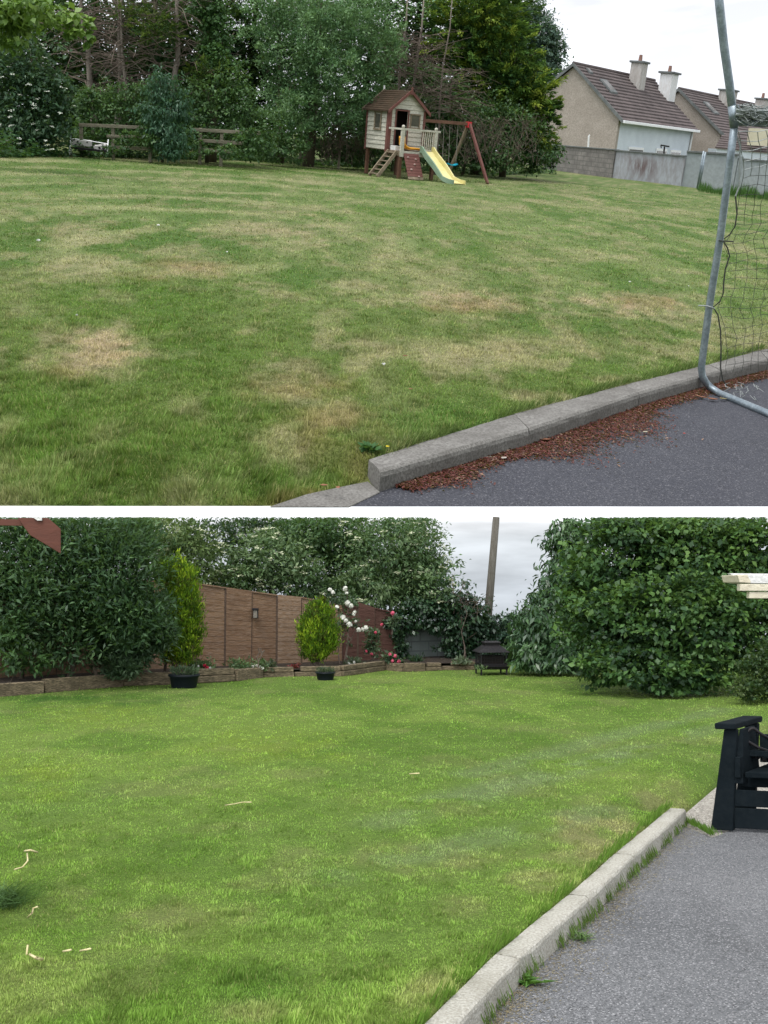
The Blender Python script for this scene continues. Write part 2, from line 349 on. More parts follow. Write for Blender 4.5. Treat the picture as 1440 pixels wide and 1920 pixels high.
# ---------------------------------------------------------------- growth
def crown_data(S, blobs, n, L, asp, cols, style='random', seed=1, sig=.16, droop=.2, per=55, shell=.5, trim=False, zmin=.02, jit=.18, upn=1.0, flat=.5, fill=.3, mixk=.8):
    """blobs: (px, py, rx, ry, Y, depth ratio); leaves grouped in clumps through each blob's volume"""
    g = np.random.default_rng(seed); Vs = []; Cs = []
    area = np.array([b[2] * b[3] for b in blobs], float); area /= area.sum()
    cols = [np.array(c) for c in cols]
    for bi, b in enumerate(blobs):
        px, py, rx, ry, Y = b[:5]; dr = b[5] if len(b) > 5 else 1.0
        c = np.array(S.P(px, py, Y)); pm = S.ppm(c); Rx = rx / pm; Rz = ry / pm; Ry = Rx * dr
        nb = int(n * area[bi]); K = max(6, nb // per)
        u = nrm(g.normal(size=(K, 3))); rr = shell + (1 - shell) * g.random(K) ** .6
        rr *= (1 + .09 * g.normal(size=K)) * (1 + .22 * (vn(u[:, 0] * 2.2 + 9 * bi, u[:, 2] * 2.2 + u[:, 1] * 2, seed) - .5) * 2)
        cc = c + u * rr[:, None] * np.array([Rx, Ry, Rz])
        k = g.integers(0, K, nb); inner = g.random(nb) < fill; s = sig * (Rx * Ry * Rz) ** (1 / 3) * (0.6 + .8 * g.random(K))[k]
        P = cc[k] + g.normal(size=(nb, 3)) * s[:, None] * np.array([1.15, 1.15, flat])
        ui = nrm(g.normal(size=(nb, 3))); Pin = c + ui * (g.random(nb) ** .4)[:, None] * .8 * np.array([Rx, Ry, Rz])
        o = nrm((P - c) / np.array([Rx, Ry, Rz])); rnd = g.normal(size=(nb, 3))
        if style == 'spray':          # conifer fans: short scales along outward, upward sprigs
            cd_ = nrm(u * np.array([1, 1, .5]) + np.array([0, 0, .35 - droop]) + .25 * g.normal(size=(K, 3)))[k]
            tt = g.random(nb)[:, None] * (s * 3.2)[:, None]
            P = cc[k] + cd_ * tt + g.normal(size=(nb, 3)) * s[:, None] * .38 * np.array([1, 1, .5])
            D = cd_ + .35 * rnd; Nn = np.array([0, 0, 1.0]) + .4 * g.normal(size=(nb, 3))
        elif style == 'flame':        # upright golden conifer
            D = o * .45 + np.array([0, 0, 1.0]) + .3 * rnd; Nn = o + .5 * g.normal(size=(nb, 3))
            P = P + (o * (.1 * Rx))
        elif style == 'droop':
            D = o * .4 + np.array([0, 0, -1.0]) + .55 * rnd; Nn = o + np.array([0, 0, .5]) + .6 * g.normal(size=(nb, 3))
        elif style == 'willow':
            D = o * .7 + np.array([0, 0, .35]) + .6 * rnd; Nn = o * .5 + np.array([0, 0, .8]) + .6 * g.normal(size=(nb, 3))
        else:
            D = o * .8 + .75 * rnd + np.array([0, 0, -droop]); Nn = np.array([0, 0, upn]) + .45 * o + .55 * g.normal(size=(nb, 3))
        P = np.where(inner[:, None], Pin, P)
        Ls = L * (.38 + 1.05 * g.random(nb) ** 1.3) / pm; Ws = Ls * asp
        V = leaf_quads(P, D, Nn, Ls, Ws)
        tm = np.clip(g.random(K)[k] * mixk + g.random(nb) * .3 - .05 + .25 * (vn(P[:, 0] * 1.3, P[:, 2] * 1.3, seed) - .5), 0, 1) * (len(cols) - 1)
        i0 = np.floor(tm).astype(int).clip(0, len(cols) - 2); ca = np.array(cols)
        col = mixc(ca[i0], ca[i0 + 1], tm - i0) * (1 + jit * (g.random((nb, 1)) - .5) * 2)
        keep = V[:, :, 2].min(1) > zmin
        if trim: keep &= (V[:, :, 2] < 1.6 + TRIM * V[:, :, 1]).all(1)
        Vs.append(V[keep]); Cs.append(np.repeat(col[keep], 4, 0))
    return np.concatenate(Vs), np.concatenate(Cs)
def leafmesh(S, name, V, Cc, m, parent, **props):
    n = len(V); return npmesh(S, name, V.reshape(-1, 3), np.arange(n * 4).reshape(n, 4), np.clip(Cc, 0, 1), m, parent, **props)
def crown(S, th, name, blobs, n, L, asp, cols, m=None, **k):
    V, Cc = crown_data(S, blobs, n, L, asp, cols, **k); return leafmesh(S, name, V, Cc, m or LEAF, th)
def branchy(mb, p, q, r, n=4, spread=.5, seg=5, rnd=random, lim=.7, ends=None):
    """tapered trunk from p to q with limbs"""
    p = Vector(p); q = Vector(q); H = (q - p).length; pts = []
    for i in range(seg + 1):
        t = i / seg; w_ = math.sin(t * 3) * .03 * H
        pts.append(p.lerp(q, t) + Vector((rnd.uniform(-1, 1), rnd.uniform(-1, 1), 0)) * w_ * .6)
    mb.tube(pts, [r * (1 - .72 * i / seg) for i in range(seg + 1)], 7)
    for i in range(n):
        t = rnd.uniform(.3, .95); a = p.lerp(q, t); th = rnd.uniform(0, 6.28); l = H * spread * rnd.uniform(.4, 1) * (1.1 - t * .6)
        e1 = a + Vector((math.cos(th), math.sin(th), .6)) * l * .5; e2 = e1 + Vector((math.cos(th + .4), math.sin(th + .4), .7)) * l * .45
        mb.tube([a, e1, e2], [r * .42 * (1.1 - t), r * .25 * (1.1 - t), r * .08], 5)
def twigs(mb, p, q, n, ln, r, droop=.2, rnd=random, side=True):
    p = Vector(p); q = Vector(q)
    for _ in range(n):
        a = p.lerp(q, rnd.random()); th = rnd.uniform(0, 6.28); l = ln * rnd.uniform(.4, 1.15)
        d = Vector((math.cos(th), math.sin(th) * .8, rnd.uniform(-.35, .45))); e1 = a + d * l * .55 + Vector((0, 0, rnd.uniform(-.05, .08))) * l
        e2 = e1 + Vector((d.x + rnd.uniform(-.4, .4), d.y, d.z - droop + rnd.uniform(-.4, .3))) * l * .5
        mb.tube([a, e1, e2], [r, r * .7, r * .3], 3)
        for _k in range(2):
            b = e1.lerp(e2, rnd.random()); e = b + Vector((rnd.uniform(-1, 1), rnd.uniform(-1, 1), rnd.uniform(-.6, .5))) * l * .28
            mb.tube([b, e], [r * .5, r * .25], 3)
def heads(S, blobs, n, rpx, col, seed, trim=False, cen=(.6, .55, .35)):
    """flat cream flower plates on the outside of a crown, made of many small florets"""
    g = np.random.default_rng(seed); Vs = []; Cs = []
    for b in blobs:
        px, py, rx, ry, Y = b[:5]; dr = b[5] if len(b) > 5 else 1.0
        c = np.array(S.P(px, py, Y)); pm = S.ppm(c); Rr = np.array([rx, rx * dr, ry]) / pm
        nb = max(3, int(n * rx * ry / sum(x[2] * x[3] for x in blobs)))
        u = nrm(g.normal(size=(nb, 3)) * np.array([1, .7, 1]) + np.array([0, -.5, .35])); cc = c + u * Rr * (1.0 + .1 * g.random((nb, 1)))
        m = 14
        r = rpx / pm * (.6 + .6 * g.random(nb)); a = g.random((nb, m)) * 6.283; q = np.sqrt(g.random((nb, m))) * r[:, None]
        tilt = u[:, None, :2] * -.45
        X = np.cos(a) * q; Yy = np.sin(a) * q; Z = (X * tilt[..., 0] + Yy * tilt[..., 1]) - q * .15
        P = (cc[:, None] + np.stack([X, Yy, Z], -1)).reshape(-1, 3); k = len(P)
        V = leaf_quads(P, g.normal(size=(k, 3)) * np.array([1, 1, .2]), np.array([0, -.3, 1.0]) + .2 * g.normal(size=(k, 3)), np.full(k, rpx / pm * .75), np.full(k, rpx / pm * .6), 0, 0)
        keep = V[:, :, 2].min(1) > .05
        if trim: keep &= (V[:, :, 2] < 1.6 + TRIM * V[:, :, 1]).all(1)
        Vs.append(V[keep]); Cs.append(np.repeat((np.array(col) * (.8 + .3 * g.random((k, 1))))[keep], 4, 0))
    return np.concatenate(Vs), np.concatenate(Cs)
def px_mask_line(S, pts, z=0.0):
    return [S.G(x, y, z) for x, y in pts]
def side_of(x, y, line):
    """signed distance to a polyline of ground points; positive on its left (seen along the line)"""
    best = np.full(x.shape, 1e9); sg = np.zeros(x.shape); bc = np.zeros(x.shape)
    for i in range(len(line) - 1):
        ax, ay = line[i][0], line[i][1]; bx, by = line[i + 1][0], line[i + 1][1]; dx, dy = bx - ax, by - ay; L2 = dx * dx + dy * dy
        t = ((x - ax) * dx + (y - ay) * dy) / L2; tcl = np.clip(t, 0, 1)
        d = np.hypot(x - ax - tcl * dx, y - ay - tcl * dy); cr_ = (dx * (y - ay) - dy * (x - ax)) / math.sqrt(L2)
        m = (d < best - 1e-7) | ((d < best + 1e-7) & (np.abs(cr_) > bc)); best = np.where(m, d, best); sg = np.where(m, np.sign(cr_), sg); bc = np.where(m, np.abs(cr_), bc)
    return best * sg
def patch(x, y, S, px, py, rx, ry):
    """soft blotch of the turf itself, centred on a point of the lawn"""
    c = S.G(px, py); a = S.G(px + rx, py); b = S.G(px, py - ry); b2 = S.G(px, py + ry)
    ux, uy = a.x - c.x, a.y - c.y; vx, vy = (b.x - b2.x) / 2, (b.y - b2.y) / 2
    det = ux * vy - uy * vx; dx = x - c.x; dy = y - c.y
    p = (dx * vy - dy * vx) / det; q = (ux * dy - uy * dx) / det
    wob = (fbm(x * 3.1 + px, y * 1.7 + py, 5) - .5) * 1.6
    return (1 - sm(.2, 1.35, np.hypot(p, q) + wob)) * (.45 + .75 * sm(.3, .62, fbm(x * 7 + py, y * 3.4 + px, 8, 4)))
def turf(S, name, mask, zfun, colfun, n, Y0, Y1, k0, k1, hfun, wk, seed, mat_=None, lean=.45, dryf=.14, **props):
    g = np.random.default_rng(seed)
    v = g.random(n); Y = 1 / (1 / Y1 + v * (1 / Y0 - 1 / Y1)); X = (k0 + (k1 - k0) * g.random(n)) * Y
    kp = mask(X, Y); X = X[kp]; Y = Y[kp]; n = len(X)
    tuft = fbm(X * 6, Y * 6, seed + 3, 3)
    Z = zfun(X, Y) if zfun else np.zeros(n)
    P = np.stack([X, Y, Z - .004], 1); H = hfun(X, Y) * (.4 + .9 * g.random(n)) * (.45 + 1.1 * tuft) * (1 + .9 * (g.random(n) < .02)) * (.7 + .75 * sm(.5, .75, fbm(X * 15, Y * 15, seed + 31, 2)))
    ang = g.random(n) * 6.283 ; la = fbm(X * 5, Y * 5, seed + 9, 3) * 14
    D = np.stack([np.cos(ang) * lean + np.cos(la) * .28, np.sin(ang) * lean + np.sin(la) * .28, np.ones(n)], 1)
    Nn = np.stack([np.cos(ang), np.sin(ang), .3 * np.ones(n)], 1)
    W = np.maximum(.0042, wk * Y) * (.7 + .6 * g.random(n))
    V = leaf_quads(P, D, Nn, H, W, .02, .45)
    c = colfun(X, Y); c = c * (1 + .75 * (g.random((n, 1)) - .5)) * (.72 + .45 * sm(.3, .62, fbm(X * 9, Y * 6, seed + 51, 3)))[:, None]; 
    dry = (g.random(n) < dryf)[:, None]; c = np.where(dry, c * .5 + np.array([.22, .20, .09]), c)
    return leafmesh(S, name, V, np.repeat(c, 4, 0), mat_ or GRASS, None, kind='stuff', **props)

# =============================================================================== LOWER GARDEN
KI = [(803, 1901), (938, 1785), (1071, 1679), (1163, 1600), (1266, 1512)]      # kerb, lawn side
KO = [(876, 1901), (975, 1796), (1105, 1682), (1188, 1604), (1287, 1517)]      # kerb, drive side
kbo = [B.G(*p) for p in KO]; KW = .11
def offset_line(l, w_):
    o = []
    for i, p in enumerate(l):
        d = (l[min(i + 1, len(l) - 1)] - l[max(i - 1, 0)]); d.z = 0; d.normalize(); o.append(p + Vector((-d.y, d.x, 0)) * w_)
    return o
kbi = offset_line(kbo, KW)
kbi.insert(0, kbi[0] + (kbi[0] - kbi[1]).normalized() * 1.6); kbo.insert(0, kbo[0] + (kbo[0] - kbo[1]).normalized() * 1.6)
edgeB = kbi[:-1] + [kbi[-1].lerp(kbo[-1], .4), B.G(1340, 1463), B.G(1440, 1385), B.G(1640, 1300)]
pathline = [kbo[-1], B.G(1345, 1552)]
pedge = [kbi[-1] + Vector((-.03, .05, 0)), B.G(1340, 1463), B.G(1440, 1385), B.G(1640, 1300)]
def zB(x, y): return (fbm(x * .6, y * .6, 41, 3) - .5) * .05 * sm(0, .6, np.abs(side_of(x, y, edgeB))) - .11 * (1 - sm(.0, .30, np.abs(side_of(x, y, pedge)))) - .05 * (1 - sm(-.005, .03, side_of(x, y, kbi)))
def colB(x, y):
    g1 = np.array([.215, .350, .068]); g2 = np.array([.27, .41, .08]); g3 = np.array([.155, .29, .042]); dryc = np.array([.42, .40, .18]); pale = np.array([.28, .38, .16])
    c = mixc(np.broadcast_to(g1, x.shape + (3,)), g2, sm(.35, .65, fbm(x * .5, y * .35, 3)))
    c = mixc(c, g3, sm(.50, .68, fbm(x * 1.3, y * .9, 11)) * .7)
    c = mixc(c, dryc, sm(.55, .75, fbm(x * 1.9 + 5, y * 1.4, 23)) * .25)
    for p, a in (((1130, 1560, 90, 55), .65), ((1250, 1480, 70, 30), .5), ((1010, 1650, 80, 25), .45), ((800, 1860, 60, 40), .5), ((300, 1720, 150, 30), .45), ((780, 1600, 120, 40), .3), ((480, 1900, 90, 25), .4), ((1180, 1400, 200, 18), .2), ((870, 1700, 60, 20), .3)):
        c = mixc(c, dryc, patch(x, y, B, *p) * a)
    for p, a in (((190, 1340, 130, 30), .5), ((500, 1400, 160, 40), .5), ((90, 1450, 90, 40), .6)):
        c = mixc(c, np.array([.29, .41, .055]), patch(x, y, B, *p) * a)
    for p, a in (((560, 1840, 130, 50), .35), ((200, 1490, 60, 12), .3), ((60, 1680, 60, 70), .6), ((980, 1840, 60, 30), .3), ((140, 1310, 220, 12), .8)):
        c = mixc(c, np.array([.085, .20, .03]), patch(x, y, B, *p) * a)
    for (ax, ay), (bx, by) in (((720, 1540), (1230, 1400)), ((820, 1500), (1420, 1345)), ((620, 1640), (1120, 1520)), ((880, 1450), (1350, 1330))):   # mower lines
        l = [B.G(ax, ay), B.G(bx, by)]; d = np.abs(side_of(x, y, l)); c = mixc(c, pale, (1 - sm(.05, .32, d)) * .55 * sm(.3, .5, fbm(x * 2, y * 2, 77)))
    return c
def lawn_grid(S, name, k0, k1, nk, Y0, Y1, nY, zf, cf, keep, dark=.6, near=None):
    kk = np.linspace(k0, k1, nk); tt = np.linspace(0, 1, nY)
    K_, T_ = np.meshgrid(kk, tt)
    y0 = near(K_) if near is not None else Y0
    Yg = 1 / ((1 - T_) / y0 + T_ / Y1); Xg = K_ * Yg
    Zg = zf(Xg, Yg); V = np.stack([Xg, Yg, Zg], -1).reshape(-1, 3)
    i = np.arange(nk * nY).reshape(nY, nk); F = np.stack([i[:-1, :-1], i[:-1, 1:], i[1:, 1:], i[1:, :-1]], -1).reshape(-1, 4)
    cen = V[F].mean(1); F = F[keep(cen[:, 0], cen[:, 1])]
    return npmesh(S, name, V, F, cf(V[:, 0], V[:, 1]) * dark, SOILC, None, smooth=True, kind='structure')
def keepB(x, y): return side_of(x, y, edgeB) > -.055
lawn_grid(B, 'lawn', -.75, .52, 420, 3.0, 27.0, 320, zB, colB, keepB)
turf(B, 'lawn_grass', lambda x, y: (side_of(x, y, edgeB) > .0), zB, colB, 520000, 3.6, 21.5, -.42, .40,
     lambda x, y: .014 + .007 * sm(5, 3.8, y) + .008 * (1 - sm(.0, .18, side_of(x, y, edgeB))), .0010, 5, lean=1.0, dryf=.07,
     label='bright green mown grass of the lower lawn', category='grass')
# longer tufts along the kerb and on the strip by the path
def tufts(S, name, line, off, n, h, seed, col, label, z=0.0, side=1, t0=0, t1=1, cat='grass'):
    g = np.random.default_rng(seed); seg = [(line[i], line[i + 1]) for i in range(len(line) - 1)]; L_ = np.array([(b - a).length for a, b in seg]); cs = np.cumsum(L_) / L_.sum()
    t = t0 + (t1 - t0) * g.random(n); cl = vn(t * 60, t * 0, seed) ; t = t[cl > .35]; n = len(t)
    P = np.zeros((n, 3)); Tn = np.zeros((n, 2))
    for j, tv in enumerate(t):
        i = int(np.searchsorted(cs, tv)); i = min(i, len(seg) - 1); lo = cs[i - 1] if i else 0; f = (tv - lo) / (cs[i] - lo)
        p = seg[i][0].lerp(seg[i][1], f); d = (seg[i][1] - seg[i][0]).normalized(); nx, ny = -d.y, d.x
        o = abs(g.normal()) * off; P[j] = (p.x + nx * o * side, p.y + ny * o * side, z); Tn[j] = (nx * side, ny * side)
    ang = g.random(n) * 6.283
    D = np.stack([np.cos(ang) * .6 - Tn[:, 0] * .35, np.sin(ang) * .6 - Tn[:, 1] * .35, np.ones(n)], 1); Nn = np.stack([np.cos(ang), np.sin(ang), .3 * np.ones(n)], 1)
    V = leaf_quads(P, D, Nn, h * (.4 + .9 * g.random(n)), .0045 + .002 * g.random(n), .02, .4)
    c = np.array(col) * (1 + .6 * (g.random((n, 1)) - .5))
    return leafmesh(S, name, V, np.repeat(c, 4, 0), GRASS, None, kind='stuff', label=label, category=cat)
tufts(B, 'kerb_edge_grass', kbi, .03, 2200, .06, 3, (.11, .21, .03), 'long grass leaning over the lawn edge of the pale kerb')
tufts(B, 'kerb_foot_grass', kbo, .02, 1100, .085, 13, (.10, .17, .035), 'thin grass sprouting along the foot of the pale kerb', z=-.112, side=-1, t0=.25)
tufts(B, 'path_edge_grass', [kbo[-1], B.G(1332, 1540)], .03, 420, .055, 23, (.10, .20, .03), 'low grass strip between the kerb end and black seat', z=-.10, side=1)

def sheet(S, name, pts, m, kind='structure', **pr):
    mb = MB(); mb.add(pts, [tuple(range(len(pts)))]); return build(S, name, mb, m, base=pts[0], kind=kind, **pr)
def low(p, z): return Vector((p[0], p[1], z))
# wide ground under everything: level round the garden, falling away beyond the hedge
gm = MB(); xs = [-600, -200, -60, -20, 20, 60, 200, 600]; ys = [(-80, -.2), (0, -.2), (27, -.2), (60, -4.6), (200, -24), (700, -95)]
for yy, zz in ys:
    for xx in xs: gm.v.append(Vector((xx, yy, zz)))
for j in range(len(ys) - 1):
    for i in range(len(xs) - 1): gm.f.append((j * 8 + i, j * 8 + i + 1, (j + 1) * 8 + i + 1, (j + 1) * 8 + i))
build(B, 'ground', gm, mat('field_ground', (.09, .13, .04), (.13, .15, .06), .3, 1, fine=20), base=(0, 0, -.2), kind='structure')
mid = [kbi[i].lerp(kbo[i], .5) for i in range(len(kbi))]
drv = [low(p, -.11) for p in mid] + [low(B.G(1335, 1540), -.11), low(B.G(1400, 1515), -.11), low(B.G(1500, 1490), -.11), Vector((9, 9.5, -.11)), Vector((9, -3, -.11)), Vector((-1.5, -3, -.11))]
sheet(B, 'driveway', drv, M_ASB)
path_pts = [low(p, -.118) for p in (mid[-1] + Vector((-.05, .0, 0)), B.G(1332, 1458), B.G(1436, 1378), B.G(1636, 1290))] + [Vector((9, 8.5, -.118)), Vector((9, 6, -.118)), low(B.G(1480, 1640), -.118), low(B.G(1350, 1600), -.118), low(B.G(1270, 1560), -.118)]
sheet(B, 'path', path_pts, M_PATH)

# kerb stones: one object each
def kerbstone(S, a0, a1, b0, b1, zb, m, label, group, ch=.018, gap=.009):
    """a: lawn side, b: drive side"""
    d = (b1 - b0).normalized(); a0 = a0 + d * gap; b0 = b0 + d * gap; a1 = a1 - d * gap; b1 = b1 - d * gap
    mb = MB()
    def prof(a, b):
        o = (b - a); wd = o.length; o = o / wd
        P_ = [a + Vector((0, 0, zb - .04)), a + Vector((0, 0, .0)), a + o * (wd - ch) + Vector((0, 0, .003)), a + o * (wd - ch * .3) + Vector((0, 0, -ch * .3)), b + Vector((0, 0, -ch)), b + Vector((0, 0, zb - .04))]
        return P_
    n = max(2, int((b1 - b0).length / .12)); rings = []
    for i in range(n + 1):
        t = i / n; q = prof(a0.lerp(a1, t), b0.lerp(b1, t))
        rings.append([p + Vector((random.uniform(-1, 1), random.uniform(-1, 1), random.uniform(-1, 1))) * .0022 for p in q])
    for r_ in rings: mb.v += r_
    for i in range(n):
        for k in range(6): mb.f.append((i * 6 + k, (i + 1) * 6 + k, (i + 1) * 6 + (k + 1) % 6, i * 6 + (k + 1) % 6))
    mb.f.append(tuple(range(6))); mb.f.append(tuple(n * 6 + k for k in range(5, -1, -1)))
    return build(S, 'kerb_stone', mb, m, base=(b0 + Vector((0, 0, zb))), label=label, cat='kerb stone', group=group)
labs = ['pale concrete kerb stone running out of the bottom of the lower garden', None, 'pale kerb stone beside the grass tuft on the lower drive', 'pale kerb stone halfway up the lower drive, between two joints', 'farthest pale kerb stone, ending near the black seat']
# the first two polyline pieces are one long stone
kerbstone(B, kbi[0], kbi[2], kbo[0], kbo[2], -.11, M_KB, labs[0], 'pale kerb stones of the lower drive')
for i in (2, 3, 4): kerbstone(B, kbi[i], kbi[i + 1], kbo[i], kbo[i + 1], -.11, M_KB, labs[i], 'pale kerb stones of the lower drive')

# weed at the kerb foot
def rosette(S, name, c, n, L, w_, col, label, cat, seed, up=.5):
    g = np.random.default_rng(seed); a = g.random(n) * 6.283
    D = np.stack([np.cos(a), np.sin(a), up * g.random(n) + .1], 1); P = np.tile(np.array(c), (n, 1)) + g.normal(size=(n, 3)) * np.array([.02, .02, .003])
    V = leaf_quads(P, D, np.array([0, 0, 1.0]) + .2 * g.normal(size=(n, 3)), L * (.6 + .6 * g.random(n)), np.full(n, w_), .04, .15)
    return leafmesh(S, name, V, np.repeat(np.array(col) * (.8 + .5 * g.random((n, 1))), 4, 0), LEAF, None, label=label, category=cat)
rosette(B, 'dandelion', low(B.G(985, 1845, -.11), -.105), 22, .085, .024, (.09, .2, .04), 'broad-leaved green weed growing at the foot of the pale kerb', 'weed', 4)
rosette(B, 'grass_tuft', low(B.G(1090, 1762, -.11), -.105), 110, .055, .005, (.10, .18, .05), 'small grass tuft in the lower drive near the pale kerb', 'weed', 5, 1.2)
g = np.random.default_rng(91); n = 5200; sg_ = g.integers(0, len(kbo) - 1, n); q0 = np.array([list(p) for p in kbo]); tt = g.random(n)
pos = q0[sg_] + (q0[sg_ + 1] - q0[sg_]) * tt[:, None]; dv = nrm(q0[sg_ + 1] - q0[sg_]); pos = pos + np.stack([dv[:, 1], -dv[:, 0], 0 * tt], 1) * (np.abs(g.normal(size=n)) * .13 * (.25 + vn(pos[:, 1] * 3, pos[:, 0] * 3, 6)))[:, None]
pos[:, 2] = -.107; a = g.random(n) * 6.283; V = leaf_quads(pos, np.stack([np.cos(a), np.sin(a), 0 * a + .05], 1), np.array([0, 0, 1.0]) + .1 * g.normal(size=(n, 3)), .018 * (.3 + g.random(n)), .004 * (.5 + g.random(n)), .02, 0)
leafmesh(B, 'kerb_debris', V, np.repeat(np.array([.30, .25, .15]) * (.3 + g.random((n, 1))), 4, 0), LEAF, None, kind='stuff', label='straw bits and dirt gathered at the foot of the pale kerb', category='debris')
# fallen stalks on the lawn
def stick(S, pts, r, label, m=M_STALK, name='dry_stalk', group='pale dry stalks on the lower lawn'):
    mb = MB(); g_ = [S.G(x, y, .035 + (.03 if i % 2 else 0)) for i, (x, y) in enumerate(pts)]; mb.tube(g_, r * .55, 5)
    build(S, name, mb, m, base=g_[0], smooth=True, label=label, cat='dry stalk', group=group)
stick(B, [(422, 1510), (440, 1507), (455, 1504), (471, 1504)], .007, 'long pale dry stalk lying across the middle of the lower lawn')
stick(B, [(46, 1596), (58, 1594), (70, 1598)], .011, 'pale stalk with a bend at the left of the lower lawn, crossing another')
stick(B, [(51, 1600), (52, 1614), (42, 1626), (28, 1630)], .008, 'thin pale curved stalk below the bent one at the left lawn edge')
stick(B, [(52, 1720), (60, 1712), (62, 1703), (70, 1700)], .008, 'pale seed stalk sticking out of the tuft at the left edge')
stick(B, [(50, 1790), (52, 1772)], .008, 'short pale stalk pointing up near the lower left corner')
stick(B, [(56, 1790), (68, 1796), (80, 1799)], .012, 'thick short pale stalk near the lower left corner')
stick(B, [(118, 1784), (133, 1781)], .008, 'shorter pale stalk of the pair right of the lower left corner')
stick(B, [(150, 1783), (170, 1779)], .008, 'longer pale stalk of the pair right of the lower left corner')
stick(B, [(768, 1451), (786, 1450)], .010, 'small pale stalk near the middle of the far lower lawn')
# ornamental tuft at left edge
g = np.random.default_rng(90); n = 520; c0 = B.G(2, 1698); a = g.random(n) * 6.283
D = np.stack([np.cos(a) * .8, np.sin(a) * .8, .3 + g.random(n)], 1)
V = leaf_quads(np.tile(np.array(c0), (n, 1)) + g.normal(size=(n, 3)) * np.array([.05, .05, 0]), D, np.stack([-np.sin(a), np.cos(a), np.ones(n)], 1), .17 * (.5 + .6 * g.random(n)), np.full(n, .005), .02, .4)
leafmesh(B, 'grass_clump', V, np.repeat(np.array([.09, .17, .06]) * (.6 + .8 * g.random((n, 1))), 4, 0), GRASS, None, label='grey green clump of fine leaves at the left edge of the lower lawn', category='plant')

# --- timber sleepers round the bed
slp = [(-70, 1312, 26), (80, 1300, 26), (228, 1286, 24), (350, 1282, 26), (440, 1277, 22), (490, 1272, 20), (552, 1270, 20), (640, 1268, 20), (720, 1257, 15), (758, 1259, 16), (796, 1258, 15), (828, 1257, 16), (892, 1256, 16)]
sl_lab = ['weathered sleeper at the far left below the big dark shrub', 'mossy sleeper under the dark shrub, second from the left', 'pale sleeper ending behind the larger black pot', 'grey sleeper with a shifted top plank, right of the larger pot', 'short split sleeper below the bare twig plant', 'sleeper below the lamp side of the fence, among white flowers', 'sleeper behind the smaller black pot', 'long thin sleeper right of the smaller black pot', 'short raised sleeper below the pink roses', 'reddish sleeper left of the grey block wall', 'reddish sleeper below the block wall', 'last reddish sleeper, ending at the black chiminea']
for i in range(len(slp) - 1):
    a = B.G(slp[i][0], slp[i][1] + random.uniform(-1, 1)); b = B.G(slp[i + 1][0], slp[i + 1][1]); h = slp[i][2] / B.ppm(a); d = (b - a).normalized()
    mb = MB(); L_ = (b - a).length; sd_ = Vector((-d.y, d.x, 0))
    if i in (3, 5, 6, 7, 10, 11):       # two planks, the upper one shifted
        mb.beam(a + Vector((0, 0, h * .24)), b + Vector((0, 0, h * .24)) - d * .01, .10, h * .48); mb.beam(a + sd_ * .02 + d * random.uniform(0, .2) + Vector((0, 0, h * .76)), b + sd_ * .02 - d * .02 + Vector((0, 0, h * .74)), .12, h * .46)
    else: mb.beam(a + d * .008 + Vector((0, 0, h / 2)), b - d * .008 + Vector((0, 0, h / 2 - .01)), .11, h)
    build(B, 'timber_sleeper', mb, M_SLEEP, base=a, bevel=.012, label=sl_lab[i], cat='sleeper', group='timber sleepers edging the flower bed')
# --- flower bed soil
bed = [B.G(x, y) + Vector((0, .07, .13)) for x, y, _ in slp] + [Vector((3.0, 24.5, .13)), Vector((-9.5, 20.5, .13))]
sheet(B, 'flower_bed', bed, M_SOIL)

# --- panel fence
FA = Vector((-6.9, 17.1, .1)); 
def fpt(px):   # point of the fence line under a picture column
    Y = 17.4 + (px - 0) / 740 * 4.6; p = B.P(px, 1200, Y); return Vector((p.x, p.y, .12))
fcols = [-40, 30, 105, 180, 250, 310, 365, 422, 470, 519, 563, 606, 640, 671, 701, 741]
tops = [1068, 1072, 1078, 1084, 1088, 1092, 1095, 1103, 1110, 1117, 1121, 1129, 1136, 1131, 1141, 1150]
M_FV = [M_FENCE, mat('sunburnt_fence_boards', (.132, .077, .041), (.195, .12, .067), 1.2, .88, (1, 1, 9), 12, (.30, .24, .19), .55, .4, .01), mat('darker_fence_boards', (.112, .062, .033), (.165, .098, .054), 2.2, .88, (1, 1, 6), 9, (.22, .16, .12), .45, .4, .01)]
fence = thing(B, 'panel_fence', 'tall brown panel fence of horizontal lapped boards, redder to the right, behind the flower bed', 'fence', fpt(365))
